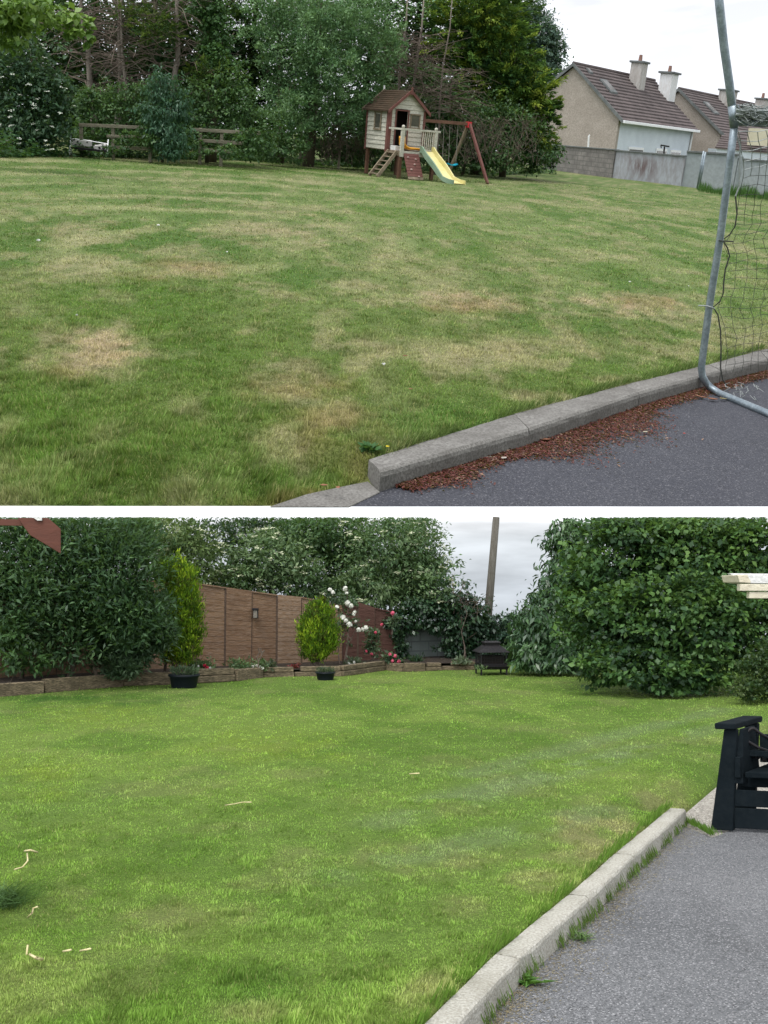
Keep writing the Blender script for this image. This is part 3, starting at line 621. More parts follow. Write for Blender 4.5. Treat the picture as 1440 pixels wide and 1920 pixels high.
for i in range(len(fcols) - 1):
    a = fpt(fcols[i]); b = fpt(fcols[i + 1]); d = (b - a).normalized(); nn = Vector((d.y, -d.x, 0)); off = .025 if i % 2 else 0.0
    za = B.zat(a, tops[i]); zb_ = B.zat(b, tops[i + 1]) if i not in (12,) else B.zat(b, 1139)
    mb = MB(); nb = 15 if i % 2 else 13
    for k in range(nb):
        t0, t1 = k / nb, (k + 1) / nb; j = random.uniform(-.006, .006)
        for (p0, p1) in ((a + d * .004, b - d * .004),):
            l0 = p0 + Vector((0, 0, (za - .12) * t0 + j)); l1 = p1 + Vector((0, 0, (zb_ - .12) * t0 + random.uniform(-.006, .006)))
            u0 = p0 + Vector((0, 0, (za - .12) * t1 + .012)); u1 = p1 + Vector((0, 0, (zb_ - .12) * t1 + .012)); f = nn * off
            mb.hexa([l0 + f + nn * .012, l1 + f + nn * .012, l1 + f - nn * .0, l0 + f, u0 + f + nn * .008, u1 + f + nn * .008, u1 + f - nn * .004, u0 + f - nn * .004])
    build(B, 'panel', mb, M_FENCER if i >= 12 else M_FV[(i * 5 + i // 2) % 3], fence)
    mb = MB(); mb.beam(b + Vector((0, 0, -.1)), b + Vector((0, 0, zb_ - .13)), .05, .05); build(B, 'post', mb, M_FPOST, fence, bevel=.004)
    mb = MB(); mb.beam(a + Vector((0, 0, za - .112)) + nn * .01, b + Vector((0, 0, zb_ - .112)) + nn * .01, .045, .025); build(B, 'capping', mb, M_FENCE if i < 12 else M_FENCER, fence)
# wall lamp
p = fpt(475); lz = B.zat(p, 1150); q = p + Vector((0.05, -.12, 0)); lm = thing(B, 'wall_lamp', 'small black box lamp hung on the brown fence', 'wall lamp', low(q, lz))
mb = MB(); mb.box(lambda x, y, z: low(q, lz) + Vector((x, y, z)), (-.055, -.05, .06), (.055, .06, .10)); mb.box(lambda x, y, z: low(q, lz) + Vector((x, y, z)), (-.05, .02, -.09), (.05, .06, .06)); build(B, 'bracket', mb, M_IRON, lm, bevel=.004)
mb = MB(); mb.box(lambda x, y, z: low(q, lz) + Vector((x, y, z)), (-.035, -.035, -.08), (.035, .018, .058)); build(B, 'lantern', mb, mat('frosted_glass', (.14, .13, .11), (.2, .18, .15), 8, .3), lm)

# --- block wall in the corner, with ivy
def wall_dir(a, b): return math.atan2(b.y - a.y, b.x - a.x)
a = B.P(738, 1200, 22.3); b = B.P(840, 1200, 22.9); a.z = b.z = .05
M_BLK = bricks('grey_block_wall', (.19, .225, .21), (.24, .275, .26), (.12, .145, .135), .42, .2, .016, rot=wall_dir(a, b))
mb = MB(); d = (b - a).normalized(); nn = Vector((d.y, -d.x, 0)); mb.prism([a, b, low(b, B.zat(b, 1165)), low(a, B.zat(a, 1165))], -nn * .2)
build(B, 'block_wall', mb, M_BLK, base=a, bevel=.01, label='grey concrete block wall in the corner under the hanging ivy', cat='wall')

# --- utility pole
mb = MB(); pb = B.P(912, 1190, 23.6); pt_ = B.P(930.5, 969.5, 23.6); pb = pt_ + (pb - pt_) * 1.35
mb.tube([pb, pb.lerp(pt_, .5), pt_], [.098, .088, .077], 14)
po = build(B, 'utility_pole', mb, M_POLE, base=pb, smooth=True, label='tall leaning wooden utility pole against the sky behind the hedge', cat='utility pole')
po['base'] = list(pb); mb = MB(); c1 = B.P(917.5, 1166, 23.6) + Vector((0, -.088, 0)); mb.prism([c1 + Vector((-.02, 0, -.05)), c1 + Vector((.03, .01, -.04)), c1 + Vector((.035, .01, .06)), c1 + Vector((-.005, 0, .05))], (0, .02, 0))
build(B, 'orange_mark', mb, M_ORANGE, po)

# --- chiminea
cb = B.G(921, 1264); ch = thing(B, 'fire_pit', 'black iron pagoda shaped garden fire pit in the far corner of the lawn', 'fire pit', cb)
def sq(z, r): return [cb + Vector((r * math.cos(R(45 + 90 * k) + .12), r * math.sin(R(45 + 90 * k) + .12), z)) for k in range(4)]
def frus(z0, r0, z1, r1):
    mb = MB(); mb.hexa(sq(z0, r0) + sq(z1, r1)); return mb
build(B, 'base', frus(.10, .36, .16, .40), M_IRON, ch, bevel=.006); build(B, 'tray', frus(.16, .34, .20, .34), M_IRON, ch); build(B, 'fire_bowl', frus(.201, .26, .34, .30), M_DARK, ch)
for p_ in sq(.0, .33): mb = MB(); mb.beam(p_, p_ + Vector((0, 0, .12)), .03, .03); build(B, 'foot', mb, M_IRON, ch)
for p_ in sq(.2, .33): mb = MB(); mb.beam(p_, p_ + Vector((0, 0, .21)), .022, .022); build(B, 'upright', mb, M_IRON, ch)
for k in range(4):
    s0 = sq(.2, .325); mb = MB(); p0, p1 = s0[k], s0[(k + 1) % 4]
    for j in range(1, 9): x = p0.lerp(p1, j / 9); mb.tube([x, x + Vector((0, 0, .21))], .0035, 4)
    for z in (.05, .1, .15): mb.tube([p0 + Vector((0, 0, z)), p1 + Vector((0, 0, z))], .003, 4)
    build(B, 'mesh_screen', mb, M_IRON, ch)
build(B, 'roof', frus(.41, .42, .53, .20), M_IRON, ch, bevel=.006); build(B, 'neck', frus(.53, .19, .575, .19), M_IRON, ch); build(B, 'chimney_cap', frus(.575, .22, .60, .20), M_IRON, ch, bevel=.004)
mb = MB(); mb.ball(cb + Vector((-.02, -.05, .27)), .09, 8, .6, .25); build(B, 'ash_heap', mb, M_LITSTONE, ch)

# --- pots
def pot(px, py, rpx, hpx, label, pcols, seed, flowers=False):
    c = B.G(px, py); k = 1 / B.ppm(c); r = rpx * k; h = hpx * k
    t = thing(B, 'potted_plant', label, 'potted plant', c, 'black pots standing along the bed edge')
    mb = MB(); mb.lathe(c, [(.001, .0), (r * .8, 0), (r * .84, .02), (r * .95, h * .8), (r * 1.05, h * .84), (r * 1.05, h), (r * .98, h), (r * .93, h * .85), (.001, h * .82)], 24); build(B, 'pot', mb, M_PLAST, t, smooth=True)
    mb = MB(); mb.lathe(c, [(r * .9, h * .86), (.001, h * .9)], 16); build(B, 'soil', mb, M_SOIL, t)
    g_ = np.random.default_rng(seed); n_ = 240; aa = g_.random(n_) * 6.283; rr_ = np.sqrt(g_.random(n_)) * r * .85
    P_ = np.stack([c.x + np.cos(aa) * rr_, c.y + np.sin(aa) * rr_, np.full(n_, h * .88) + g_.random(n_) * h * .5], 1)
    D_ = np.stack([np.cos(aa) * .6, np.sin(aa) * .6, .3 + g_.random(n_)], 1)
    V_ = leaf_quads(P_, D_, g_.normal(size=(n_, 3)), h * .38 * (.4 + g_.random(n_)), h * .09 * np.ones(n_))
    leafmesh(B, 'foliage', V_, np.repeat(np.array(pcols) * (.6 + .8 * g_.random((n_, 1))), 4, 0), LEAF, t)
pot(345, 1290, 28, 26, 'larger black plastic pot with a low grey green plant, at the left sleepers', (.07, .11, .06), 31)
pot(610, 1276, 18, 16, 'smaller black plastic pot below the rounded golden conifer', (.06, .09, .05), 32)

# --- shrubs and trees of the lower garden
def tree(S, name, label, cat, base, blobs, n, L, asp, cols, trunk=None, m=None, group=None, fl=None, bark=None, crownname='crown', nl=6, **k):
    t = thing(S, name, label, cat, base, group)
    crown(S, t, crownname, blobs, n, L, asp, cols, m, **k)
    if trunk:
        mb = MB(); rd = random.Random(int(abs(blobs[0][0]) * 7 + 3))
        for (p0, p1, r_) in trunk: branchy(mb, p0, p1, r_, nl, .35, rnd=rd)
        build(S, 'trunk', mb, bark or M_BARK, t, smooth=True)
    if fl:
        V_, C_ = heads(S, fl[0], fl[1], fl[2], fl[3], 77 + n, trim=k.get('trim', False)); leafmesh(S, 'blossom', V_, C_, PETAL, t)
    return t
def gz(S, px, py, Y): p = S.P(px, py, Y); return Vector((p.x, p.y, 0))
DG = [(.012, .032, .018), (.022, .055, .026), (.042, .085, .035)]
MG = [(.018, .045, .016), (.035, .085, .025), (.065, .135, .04)]
# big dark shrub at the left
Yb = 16.6
bl = [(85, 1085, 105, 95, 16.8, .7), (205, 1060, 95, 100, 16.6, .8), (60, 1000, 80, 60, 16.8, .7), (170, 990, 110, 60, 16.9, .8), (110, 1170, 100, 75, 16.9, .6), (250, 1150, 70, 60, 16.5, .7), (-30, 1100, 60, 130, 16.8, .8), (250, 1010, 50, 50, 17.2, .7)]
tree(B, 'large_shrub', 'big dark green long-leaved shrub at the left, overhanging the sleepers', 'shrub', gz(B, 140, 1200, Yb), bl, 42000, 13, .3, [(.018, .048, .02), (.042, .095, .038), (.10, .18, .07)],
     trunk=[(gz(B, 70, 0, 17.2), B.P(50, 1060, 17.0), .04), (gz(B, 150, 0, 17.1), B.P(190, 1060, 16.9), .045), (gz(B, 210, 0, 17.1), B.P(120, 1040, 16.9), .035)], style='willow', seed=21, sig=.2, trim=True, zmin=.1, per=30)
bl = [(262, 1150, 48, 50, 17.5, .7), (240, 1215, 55, 45, 17.4, .7), (300, 1190, 28, 36, 17.4, .7), (225, 1250, 42, 28, 17.2, .6), (200, 1190, 60, 50, 17.5, .7)]
tree(B, 'silvery_shrub', 'lighter grey green narrow-leaved shrub in front of the golden conifer', 'shrub', gz(B, 260, 1200, 17.6), bl, 12000, 12, .28, [(.03, .065, .03), (.065, .125, .06), (.13, .20, .11)],
     trunk=[(gz(B, 265, 0, 17.6), B.P(275, 1140, 17.6), .03)], style='willow', seed=22, sig=.2, trim=True, zmin=.1, per=24)
bl = [(40, 1230, 40, 40, 16.2, .7), (20, 1180, 30, 40, 16.3, .7)]
tree(B, 'low_shrub', 'low leafy plant at the far left behind the sleepers', 'plant', gz(B, 35, 1230, 16.3), bl, 1500, 12, .4, MG, trunk=[(gz(B, 45, 0, 16.3), B.P(52, 1190, 16.3), .012)], seed=23, trim=True)
# golden conifers
GC = [(.085, .075, .02), (.055, .13, .014), (.15, .28, .016), (.34, .46, .03)]
def conifer(label, px, ytop, ybot, hw, Y, n, seed, stem, shape):
    bl_ = [(px + dx, y, hw * k_, (ybot - ytop) * hk, Y, .9) for dx, y, k_, hk in shape]
    tree(B, 'golden_conifer', label, 'conifer', gz(B, px, 0, Y), bl_, int(n * 2.2), 6.5, .28, GC, trunk=[(gz(B, px + s_, 0, Y), B.P(px + s_ * 2.5, ybot - 40, Y), .035) for s_ in stem], m=NEEDLE, style='flame', seed=seed, sig=.13, shell=.8, trim=True, per=40, flat=1.2, fill=.2, group='golden conifers in the flower bed', nl=2)
conifer('larger tall golden green conifer with a lopsided top between dark shrub and fence', 330, 1045, 1250, 42, 18.1, 14000, 33, (-6, 3, 8), [(8, 1098, .75, .20), (4, 1145, .9, .2), (-2, 1190, .95, .19), (0, 1078, .55, .13), (16, 1165, .6, .28), (-20, 1080, .4, .12), (6, 1222, .75, .12), (22, 1110, .3, .1), (-6, 1060, .3, .09)])
conifer('smaller rounded golden green conifer standing at the fence above the small pot', 596, 1123, 1232, 33, 19.6, 9000, 34, (-5, 2), [(0, 1160, .7, .28), (0, 1190, .92, .32), (2, 1212, .7, .22), (4, 1140, .4, .15), (-16, 1180, .5, .2), (18, 1195, .45, .25), (-4, 1222, .6, .15)])
# elder trees behind the fence
EL = [(.035, .08, .035), (.08, .145, .055), (.17, .24, .11)]
def elder(label, bl_, n, nf, seed, cols=EL, tr=None):
    c_ = bl_[0]; tree(B, 'elder_tree', label, 'tree', gz(B, c_[0], 0, c_[4]), bl_, n, 9, .42, cols, trunk=[(gz(B, c_[0], 0, c_[4]), B.P(c_[0], c_[1], c_[4]), .07)], seed=seed, sig=.15, trim=True, per=40, fl=(bl_, int(nf * .8), 7.0, (.50, .53, .36)) if nf else None, group='elder trees behind the fence')
elder('pale flowering elder above the golden conifer at the left', [(300, 1000, 80, 50, 22.0), (350, 1050, 70, 60, 22.2), (260, 960, 60, 30, 22.4)], 11000, 60, 41, [(.05, .09, .03), (.09, .15, .045), (.17, .22, .08)])
elder('elder thick with cream flower heads above the middle of the fence', [(510, 1050, 85, 60, 23.0), (450, 1090, 70, 40, 22.8), (570, 1090, 60, 40, 22.8)], 13000, 60, 42)
elder('dark leafy elder between the two flowering ones, top centre', [(640, 1010, 80, 60, 23.8), (560, 990, 60, 40, 24.0)], 9000, 14, 43, MG)
elder('widest flowering elder hanging over the right end of the fence', [(735, 1040, 100, 75, 23.0), (790, 1060, 60, 60, 23.2), (700, 1100, 80, 50, 22.6), (800, 1110, 60, 50, 22.6), (760, 990, 60, 40, 23.6)], 20000, 95, 44)
tree(B, 'dark_tree', 'dark evergreen tree behind the elders at the top left of the lower garden', 'tree', gz(B, 440, 0, 24.6), [(400, 1000, 60, 45, 24.6), (470, 990, 60, 40, 24.8), (560, 1020, 60, 60, 24.9), (660, 1060, 70, 70, 24.9), (760, 1100, 60, 60, 24.6), (620, 1120, 70, 40, 24.5)], 15000, 9, .4, DG, trunk=[(gz(B, 440, 0, 24.6), B.P(440, 1000, 24.6), .09)], seed=45, trim=True, per=50)
# ivy mass hanging over the block wall
tree(B, 'ivy_bush', 'dark ivy mass hanging over the grey block wall and its right end', 'ivy', gz(B, 850, 0, 22.4), [(800, 1140, 60, 32, 22.2, .5), (850, 1150, 45, 60, 22.2, .6), (880, 1180, 45, 65, 22.3, .5), (745, 1170, 28, 34, 22.0, .4), (750, 1215, 14, 34, 21.9, .4), (855, 1225, 30, 40, 22.2, .5)], 12000, 8, .6, DG, trunk=[(gz(B, 868, 0, 22.0), B.P(862, 1120, 22.0), .02)], seed=46, droop=.6, trim=True, m=GLOSSY, per=40)
mb = MB(); rd = random.Random(5)
for _ in range(16):
    p0 = B.P(rd.uniform(850, 895), rd.uniform(1110, 1170), 22); mb.tube([p0, p0 + Vector((rd.uniform(-.1, .3), 0, rd.uniform(.1, .35))), p0 + Vector((rd.uniform(-.1, .6), 0, rd.uniform(.15, .5)))], [.009, .006, .003], 4)
mb.tube([B.P(868, 1250, 21.5), B.P(872, 1215, 21.6), B.P(865, 1185, 21.7), B.P(876, 1150, 21.8), B.P(862, 1118, 21.9)], [.010, .009, .007, .006, .003], 5)
build(B, 'bare_branches', mb, M_TWIG, base=B.P(868, 1250, 21.5), label='bare grey branches poking out of the ivy left of the utility pole', cat='branches')
# hedge row in the middle, laurel, hazel
tree(B, 'back_hedge', 'low dark hedge below the utility pole in the far corner', 'hedge', gz(B, 960, 0, 22.2), [(905, 1195, 45, 45, 22.6, .6), (960, 1195, 50, 42, 22.4, .6), (1010, 1190, 50, 48, 22.2, .6), (930, 1235, 60, 30, 22.2, .5)], 13000, 9, .45, [(.018, .045, .03), (.035, .075, .045), (.07, .12, .08)], seed=51, trim=True, per=30, m=GLOSSY)
tree(B, 'cherry_laurel', 'glossy long-leaved laurel between the back hedge and the big hazel', 'shrub', gz(B, 1020, 0, 20.0), [(1050, 1145, 66, 80, 20.4, .7), (1010, 1190, 60, 55, 19.8, .6), (1076, 1060, 48, 72, 20.6, .8), (1066, 1003, 34, 40, 20.8, .8), (1000, 1230, 40, 32, 19.4, .5), (1060, 1205, 50, 40, 19.6, .6), (1090, 1150, 60, 90, 20.4, .6), (1035, 1244, 55, 22, 19.3, .5), (1075, 1240, 40, 26, 19.2, .5)], 24000, 15, .3, [(.025, .06, .03), (.045, .10, .04), (.08, .16, .055)],
     trunk=[(gz(B, 1050, 0, 20.4), B.P(1060, 1050, 20.5), .06)], style='droop', seed=52, sig=.17, trim=True, m=GLOSSY, per=26, zmin=.04)
hz = [(1180, 1060, 115, 100, 17.2, .6), (1290, 1040, 120, 90, 17.0, .6), (1395, 1060, 90, 110, 16.6, .6), (1160, 1170, 100, 90, 16.6, .6), (1250, 1180, 110, 100, 16.2, .6), (1340, 1170, 90, 100, 16.0, .6), (1110, 1130, 70, 90, 17.2, .6), (1150, 1245, 70, 40, 15.9, .6), (1240, 1265, 100, 42, 15.6, .5), (1195, 985, 115, 40, 17.6, .6), (1340, 985, 130, 40, 17.2, .6), (1450, 1180, 60, 120, 16.0, .6), (1540, 1130, 90, 150, 16.2, .6), (1320, 1255, 50, 50, 15.7, .5)]
tree(B, 'hazel_tree', 'huge broad-leaved hazel filling the right side down to the lawn', 'tree', gz(B, 1250, 0, 16.8), hz, 74000, 11, .72, [(.012, .035, .015), (.028, .072, .024), (.06, .135, .034), (.11, .20, .045)],
     trunk=[(gz(B, 1230, 0, 17), B.P(1200, 1040, 17.2), .06), (gz(B, 1260, 0, 17), B.P(1300, 1040, 17.2), .06), (gz(B, 1290, 0, 17), B.P(1380, 1060, 17.0), .05)], seed=53, sig=.15, trim=True, per=50, upn=1.1, zmin=.03, flat=.32, fill=.25)
tree(B, 'variegated_shrub', 'small yellow-flecked shrub at the right edge beside the hazel', 'shrub', gz(B, 1420, 0, 14.6), [(1420, 1265, 45, 55, 14.8, .6), (1400, 1295, 35, 28, 14.6, .6), (1460, 1250, 50, 70, 14.8, .6)], 6000, 7, .55, [(.016, .042, .014), (.032, .07, .02), (.08, .11, .03)], trunk=[(gz(B, 1420, 0, 14.8), B.P(1420, 1250, 14.8), .02)], seed=54, trim=True, per=24)

# --- roses
def rose(label, stems, lv, flowers, fcol, Y, seed, fr, name='rose_bush', n=500, L=7):
    px0 = stems[0][0][0]; t = thing(B, name, label, 'rose bush', gz(B, px0, 0, Y)); mb = MB()
    for s_ in stems:
        pts = [B.P(x, y, Y) for x, y in s_]; mb.tube(pts, [.012 * (1 - .5 * i / len(pts)) for i in range(len(pts))], 5)
    build(B, 'stems', mb, M_TWIG, t)
    crown(B, t, 'leaves', [(x, y, rx, ry, Y, .6) for x, y, rx, ry in lv], n, L, .5, [(.03, .06, .03), (.06, .10, .05), (.10, .15, .08)], seed=seed, trim=True, per=14, sig=.22)
    g_ = np.random.default_rng(seed)
    for x, y, k_ in flowers:
        c = np.array(B.P(x, y, Y - .12)); m_ = 46; r_ = fr * k_ / B.ppm(c); u = nrm(g_.normal(size=(m_, 3)) + np.array([0, -.4, .2])); P_ = c + u * r_ * .45 * g_.random((m_, 1))
        tn = nrm(np.cross(u, g_.normal(size=(m_, 3)))); V_ = leaf_quads(P_ + u * r_ * .35, tn, u, np.full(m_, r_ * .9), np.full(m_, r_ * .9), -.1, .3); V_ = V_ - (tn * r_ * .45)[:, None]
        leafmesh(B, 'blossom', V_, np.repeat(np.array(fcol) * (.8 + .3 * g_.random((m_, 1))), 4, 0), PETAL, t)
rose('tall climbing rose with large white blooms against the fence', [[(640, 1262), (634, 1225), (638, 1185), (634, 1140), (622, 1110)], [(642, 1262), (650, 1215), (655, 1170), (650, 1130), (652, 1105)], [(645, 1262), (652, 1210), (668, 1180), (690, 1180)], [(650, 1190), (660, 1200)]],
     [(632, 1190, 14, 20), (650, 1150, 22, 40), (630, 1120, 18, 18), (675, 1170, 12, 10), (655, 1207, 8, 5)], [(619, 1106, .9), (624, 1111, .9), (647, 1104, 1.1), (650, 1112, .8), (632, 1139, .9), (652, 1131, 1.3), (658, 1136, 1.1), (643, 1158, 1.2), (648, 1163, 1.0), (655, 1171, 1.2), (665, 1148, .9), (667, 1165, .6), (672, 1181, 1.0), (680, 1180, .9), (686, 1177, 1.0), (663, 1152, .7)], (.72, .72, .66), 20.5, 61, 6, n=800)
rose('dark-leaved bush with pink blooms on the red end of the fence', [[(700, 1262), (698, 1230), (700, 1195), (703, 1180)], [(702, 1240), (690, 1215)]], [(697, 1208, 12, 26), (703, 1188, 8, 8)], [(704, 1186, .8), (687, 1221, .8), (697, 1226, .8), (716, 1171, .9)], (.65, .10, .17), 20.9, 62, 4.5, n=700)
rose('low bush with pink blooms beside the block wall', [[(737, 1260), (734, 1240), (730, 1228)], [(739, 1260), (744, 1240)]], [(730, 1238, 14, 14), (745, 1240, 10, 10)], [(731, 1227, 1), (741, 1230, 1), (736, 1239, .9), (748, 1240, 1)], (.65, .12, .2), 20.6, 63, 4.5, n=500)
rose('single pink rose high in the elder above the fence end', [[(735, 1190), (737, 1165), (736, 1150)]], [(740, 1165, 10, 10)], [(736, 1150, 1.1)], (.65, .12, .2), 21.4, 64, 4.8, n=200)
# small bed plants
def bedplant(label, px, py, rx, ry, Y, n, cols, seed, flowers=(), fcol=(.7, .7, .66), fr=3.5, cat='plant', name='bed_plant'):
    t = thing(B, name, label, cat, gz(B, px, 0, Y)); crown(B, t, 'leaves', [(px, py - 3, rx * 1.1, ry * 1.5, Y, .8)], int(n * 1.6), 7, .35, cols, seed=seed, style='willow', per=16, sig=.3, zmin=.1)
    g_ = np.random.default_rng(seed + 1); m_ = 24
    for x, y in flowers:
        c = np.array(B.P(x, y - 4, Y - .16)); r_ = fr * 1.2 / B.ppm(c); u = nrm(g_.normal(size=(m_, 3)))
        V_ = leaf_quads(c + u * r_ * .3, nrm(np.cross(u, g_.normal(size=(m_, 3)))), u, np.full(m_, r_ * .8), np.full(m_, r_ * .8), 0, .2); leafmesh(B, 'blossom', V_, np.repeat(np.array(fcol) * (.85 + .25 * g_.random((m_, 1))), 4, 0), PETAL, t)
bedplant('small plant with a dark red flower behind the larger pot', 388, 1253, 12, 8, 18.3, 200, EL, 71, [(384, 1252), (388, 1256)], (.45, .02, .06), 4)
bedplant('low white-flowered edging plant left of the red flower', 368, 1253, 14, 7, 18.2, 250, EL, 72, [(362, 1252), (372, 1253), (394, 1256)], (.6, .6, .58), 2.5)
bedplant('green leafy clump at the fence foot below the lamp', 446, 1254, 18, 9, 18.7, 400, EL, 73)
bedplant('plant with white bells right of the bare twigs', 484, 1253, 12, 9, 18.9, 250, EL, 74, [(474, 1253), (482, 1252), (488, 1255), (492, 1257)], (.7, .7, .64), 3.5)
bedplant('grey mossy cushion plant at the fence foot', 506, 1255, 10, 7, 19.0, 300, [(.06, .08, .05), (.09, .12, .07)], 75)
bedplant('small plant with white flowers left of the tiny stone bench', 662, 1249, 14, 8, 20.2, 350, [(.07, .10, .06), (.12, .15, .1)], 76, [(654, 1248), (658, 1251), (664, 1246)], (.66, .66, .62), 3)
bedplant('tiny dark red plants at the foot of the fence', 553, 1257, 12, 4, 19.4, 150, [(.15, .02, .03), (.2, .04, .04)], 77)
bedplant('pale green plant left of the fire pit', 866, 1247, 14, 6, 20.6, 220, [(.08, .12, .07), (.16, .2, .13)], 78)
bedplant('dark little plant in front of the block wall', 778, 1245, 12, 7, 21.2, 250, DG, 79)
bedplant('low grass tuft at the foot of the fire pit', 905, 1262, 14, 5, 19.4, 200, EL, 80)
t = thing(B, 'stone_bench', 'tiny grey stone ornament bench in the bed below the white rose', 'ornament', gz(B, 686, 0, 20.3)); c = B.P(686, 1251, 20.3)
mb = MB(); mb.box(lambda x, y, z: c + Vector((x, y, z)), (-.07, -.04, .03), (.07, .04, .05)); build(B, 'seat', mb, M_KB, t, bevel=.004)
for s_ in (-1, 1): mb = MB(); mb.box(lambda x, y, z: c + Vector((x, y, z)), (s_ * .05 - .012, -.03, c.z * -1 + .13), (s_ * .05 + .012, .03, .0295)); build(B, 'leg', mb, M_KB, t)
mb = MB(); mb.ball(B.P(492, 1253, 18.7), .012, 6)
mb = MB(); Yt = 18.7
for s_ in ([(484, 1256), (485, 1240), (481, 1232), (487, 1222), (495, 1222)], [(485, 1240), (491, 1228), (489, 1216)], [(487, 1224), (484, 1216)], [(491, 1226), (496, 1219)]): mb.tube([B.P(x, y, Yt) for x, y in s_], .011, 5)
build(B, 'bare_twig_plant', mb, M_TWIG, base=gz(B, 485, 0, Yt), label='pruned bare stub of a plant standing before the fence below the lamp', cat='plant')

# --- black planter seat at the right
def P7(px, py, z=None, Y=None): return B.G(px, py, z) if Y is None else B.P(px, py, Y)
f0 = B.G(1332, 1556, -.10); f1 = B.G(1373, 1561, -.10); Ys = f0.y
seat = thing(B, 'timber_bench', 'black painted timber garden bench with a tapered end post, cut by the right edge', 'bench', f0)
u_ = Vector((math.cos(R(-14)), math.sin(R(-14)), 0)); v_ = Vector((math.sin(R(14)) * -1 + .0, math.cos(R(14)), 0)); v_ = Vector((.62, .78, 0)).normalized()
fr = lambda a_, b_, c_: f0 + u_ * a_ + v_ * b_ + Vector((0, 0, c_))
k7 = 1 / B.ppm(f0); H = 208 * k7
def tap(a0, a1, b0, b1, z0, z1, ta0, ta1, tb0=None, tb1=None):
    tb0 = b0 if tb0 is None else tb0; tb1 = b1 if tb1 is None else tb1
    m_ = MB(); m_.hexa([fr(a0, b0, z0), fr(a1, b0, z0), fr(a1, b1, z0), fr(a0, b1, z0), fr(ta0, tb0, z1), fr(ta1, tb0, z1), fr(ta1, tb1, z1), fr(ta0, tb1, z1)]); return m_
build(B, 'end_post', tap(0, 40 * k7, 0, .05, 0, H * .90, 28 * k7, 51 * k7), M_BLACK, seat, bevel=.006)
build(B, 'side_post', tap(42 * k7, 60 * k7, .0, .36, H * .42, H * .90, 50 * k7, 57 * k7, .06, .30), M_BLACK, seat, bevel=.006)
build(B, 'end_post', tap(0, 40 * k7, .42, .47, 0, H * .90, 28 * k7, 51 * k7), M_BLACK, seat, bevel=.006)
build(B, 'cap', tap(15 * k7, 52 * k7, -.04, .52, H * .905, H * .96, 15 * k7, 52 * k7), M_BLACK, seat, bevel=.008)
build(B, 'end_post', tap(1.705, 1.705 + 40 * k7, 0, .05, 0, H * .90, 1.705, 1.705 + 23 * k7), M_BLACK, seat, bevel=.006)
build(B, 'end_post', tap(1.705, 1.705 + 40 * k7, .42, .47, 0, H * .90, 1.705, 1.705 + 23 * k7), M_BLACK, seat, bevel=.006)
build(B, 'cap', tap(1.70, 1.70 + 37 * k7, -.04, .52, H * .905, H * .96, 1.70, 1.70 + 37 * k7), M_BLACK, seat, bevel=.008)
for z0, z1 in ((.02, .20), (.215, .36)): build(B, 'front_board', tap(41 * k7, 1.7, .02, .045, H * z0, H * z1, 41 * k7, 1.7), M_BLACK, seat, bevel=.004)
build(B, 'front_board', tap(45 * k7, 1.7, .10, .125, H * .375, H * .47, 45 * k7, 1.7), M_BLACK, seat, bevel=.004)
build(B, 'seat', tap(66 * k7, 1.7, -.02, .45, H * .48, H * .53, 66 * k7, 1.7), M_BLACK, seat, bevel=.005)
build(B, 'arm_post', tap(48 * k7, 58 * k7, -.03, .02, H * .48, H * .66, 50 * k7, 59 * k7), M_BLACK, seat, bevel=.003)
build(B, 'arm_rest', tap(58 * k7, 1.7, .16, .24, H * .64, H * .69, 58 * k7, 1.7), M_BLACK, seat, bevel=.003)
build(B, 'back_board', tap(52 * k7, 1.7, .44, .47, H * .54, H * .80, 52 * k7, 1.7), M_BLACK, seat, bevel=.003)
build(B, 'back_rail', tap(78 * k7, 1.7, .80, .90, H * .87, H * .92, 78 * k7, 1.7), M_BLACK, seat, bevel=.003)
build(B, 'back_post', tap(82 * k7, 92 * k7, .80, .86, H * .0, H * .87, 84 * k7, 92 * k7), M_BLACK, seat, bevel=.003)
tl = thing(B, 'folded_frame', 'black metal loop frame lying on the black seat', 'metal frame', fr(.3, .1, H * .7)); mb = MB()
y_ = Ys + .08
mb.tube([B.P(x, y, y_) for x, y in ((1445, 1410), (1420, 1401), (1402, 1390), (1390, 1386), (1396, 1378), (1408, 1366), (1414, 1366), (1424, 1374), (1445, 1388))], .011, 8); build(B, 'loop', mb, M_IRON, tl, smooth=True)
mb = MB(); rd = random.Random(3)
for _ in range(22): mb.ball(B.P(rd.uniform(1406, 1470), rd.uniform(1417, 1426), Ys + .12), .012, 6, 1, .2)
build(B, 'coil', mb, M_IRON, tl)

# --- white pergola end at the right, and brown board at the top left
pg = thing(B, 'pergola', 'cream painted pergola beam ends reaching in from the right edge', 'pergola', B.P(1620, 1115, 6.2)); Yp = 6.0
pp = lambda x, y, dy=0: B.P(x, y, Yp + dy)
mb = MB(); mb.prism([pp(1368, 1075), pp(1700, 1078), pp(1700, 1096), pp(1396, 1094), pp(1384, 1091)], (0, .05, 0)); build(B, 'rafter', mb, M_WHITEP, pg, bevel=.004)
mb = MB(); mb.prism([pp(1383, 1078, -.35), pp(1402, 1078, -.35), pp(1408, 1090, -.35), pp(1408, 1094, -.35), pp(1387, 1092, -.35)], (.02, .34, 0)); build(B, 'purlin', mb, M_CREAM, pg, bevel=.004)
mb = MB(); mb.prism([pp(1388, 1095, .0), pp(1700, 1098, 0), pp(1700, 1110, 0), pp(1388, 1108, 0)], (0, .06, 0)); build(B, 'beam', mb, M_CREAM, pg, bevel=.004)
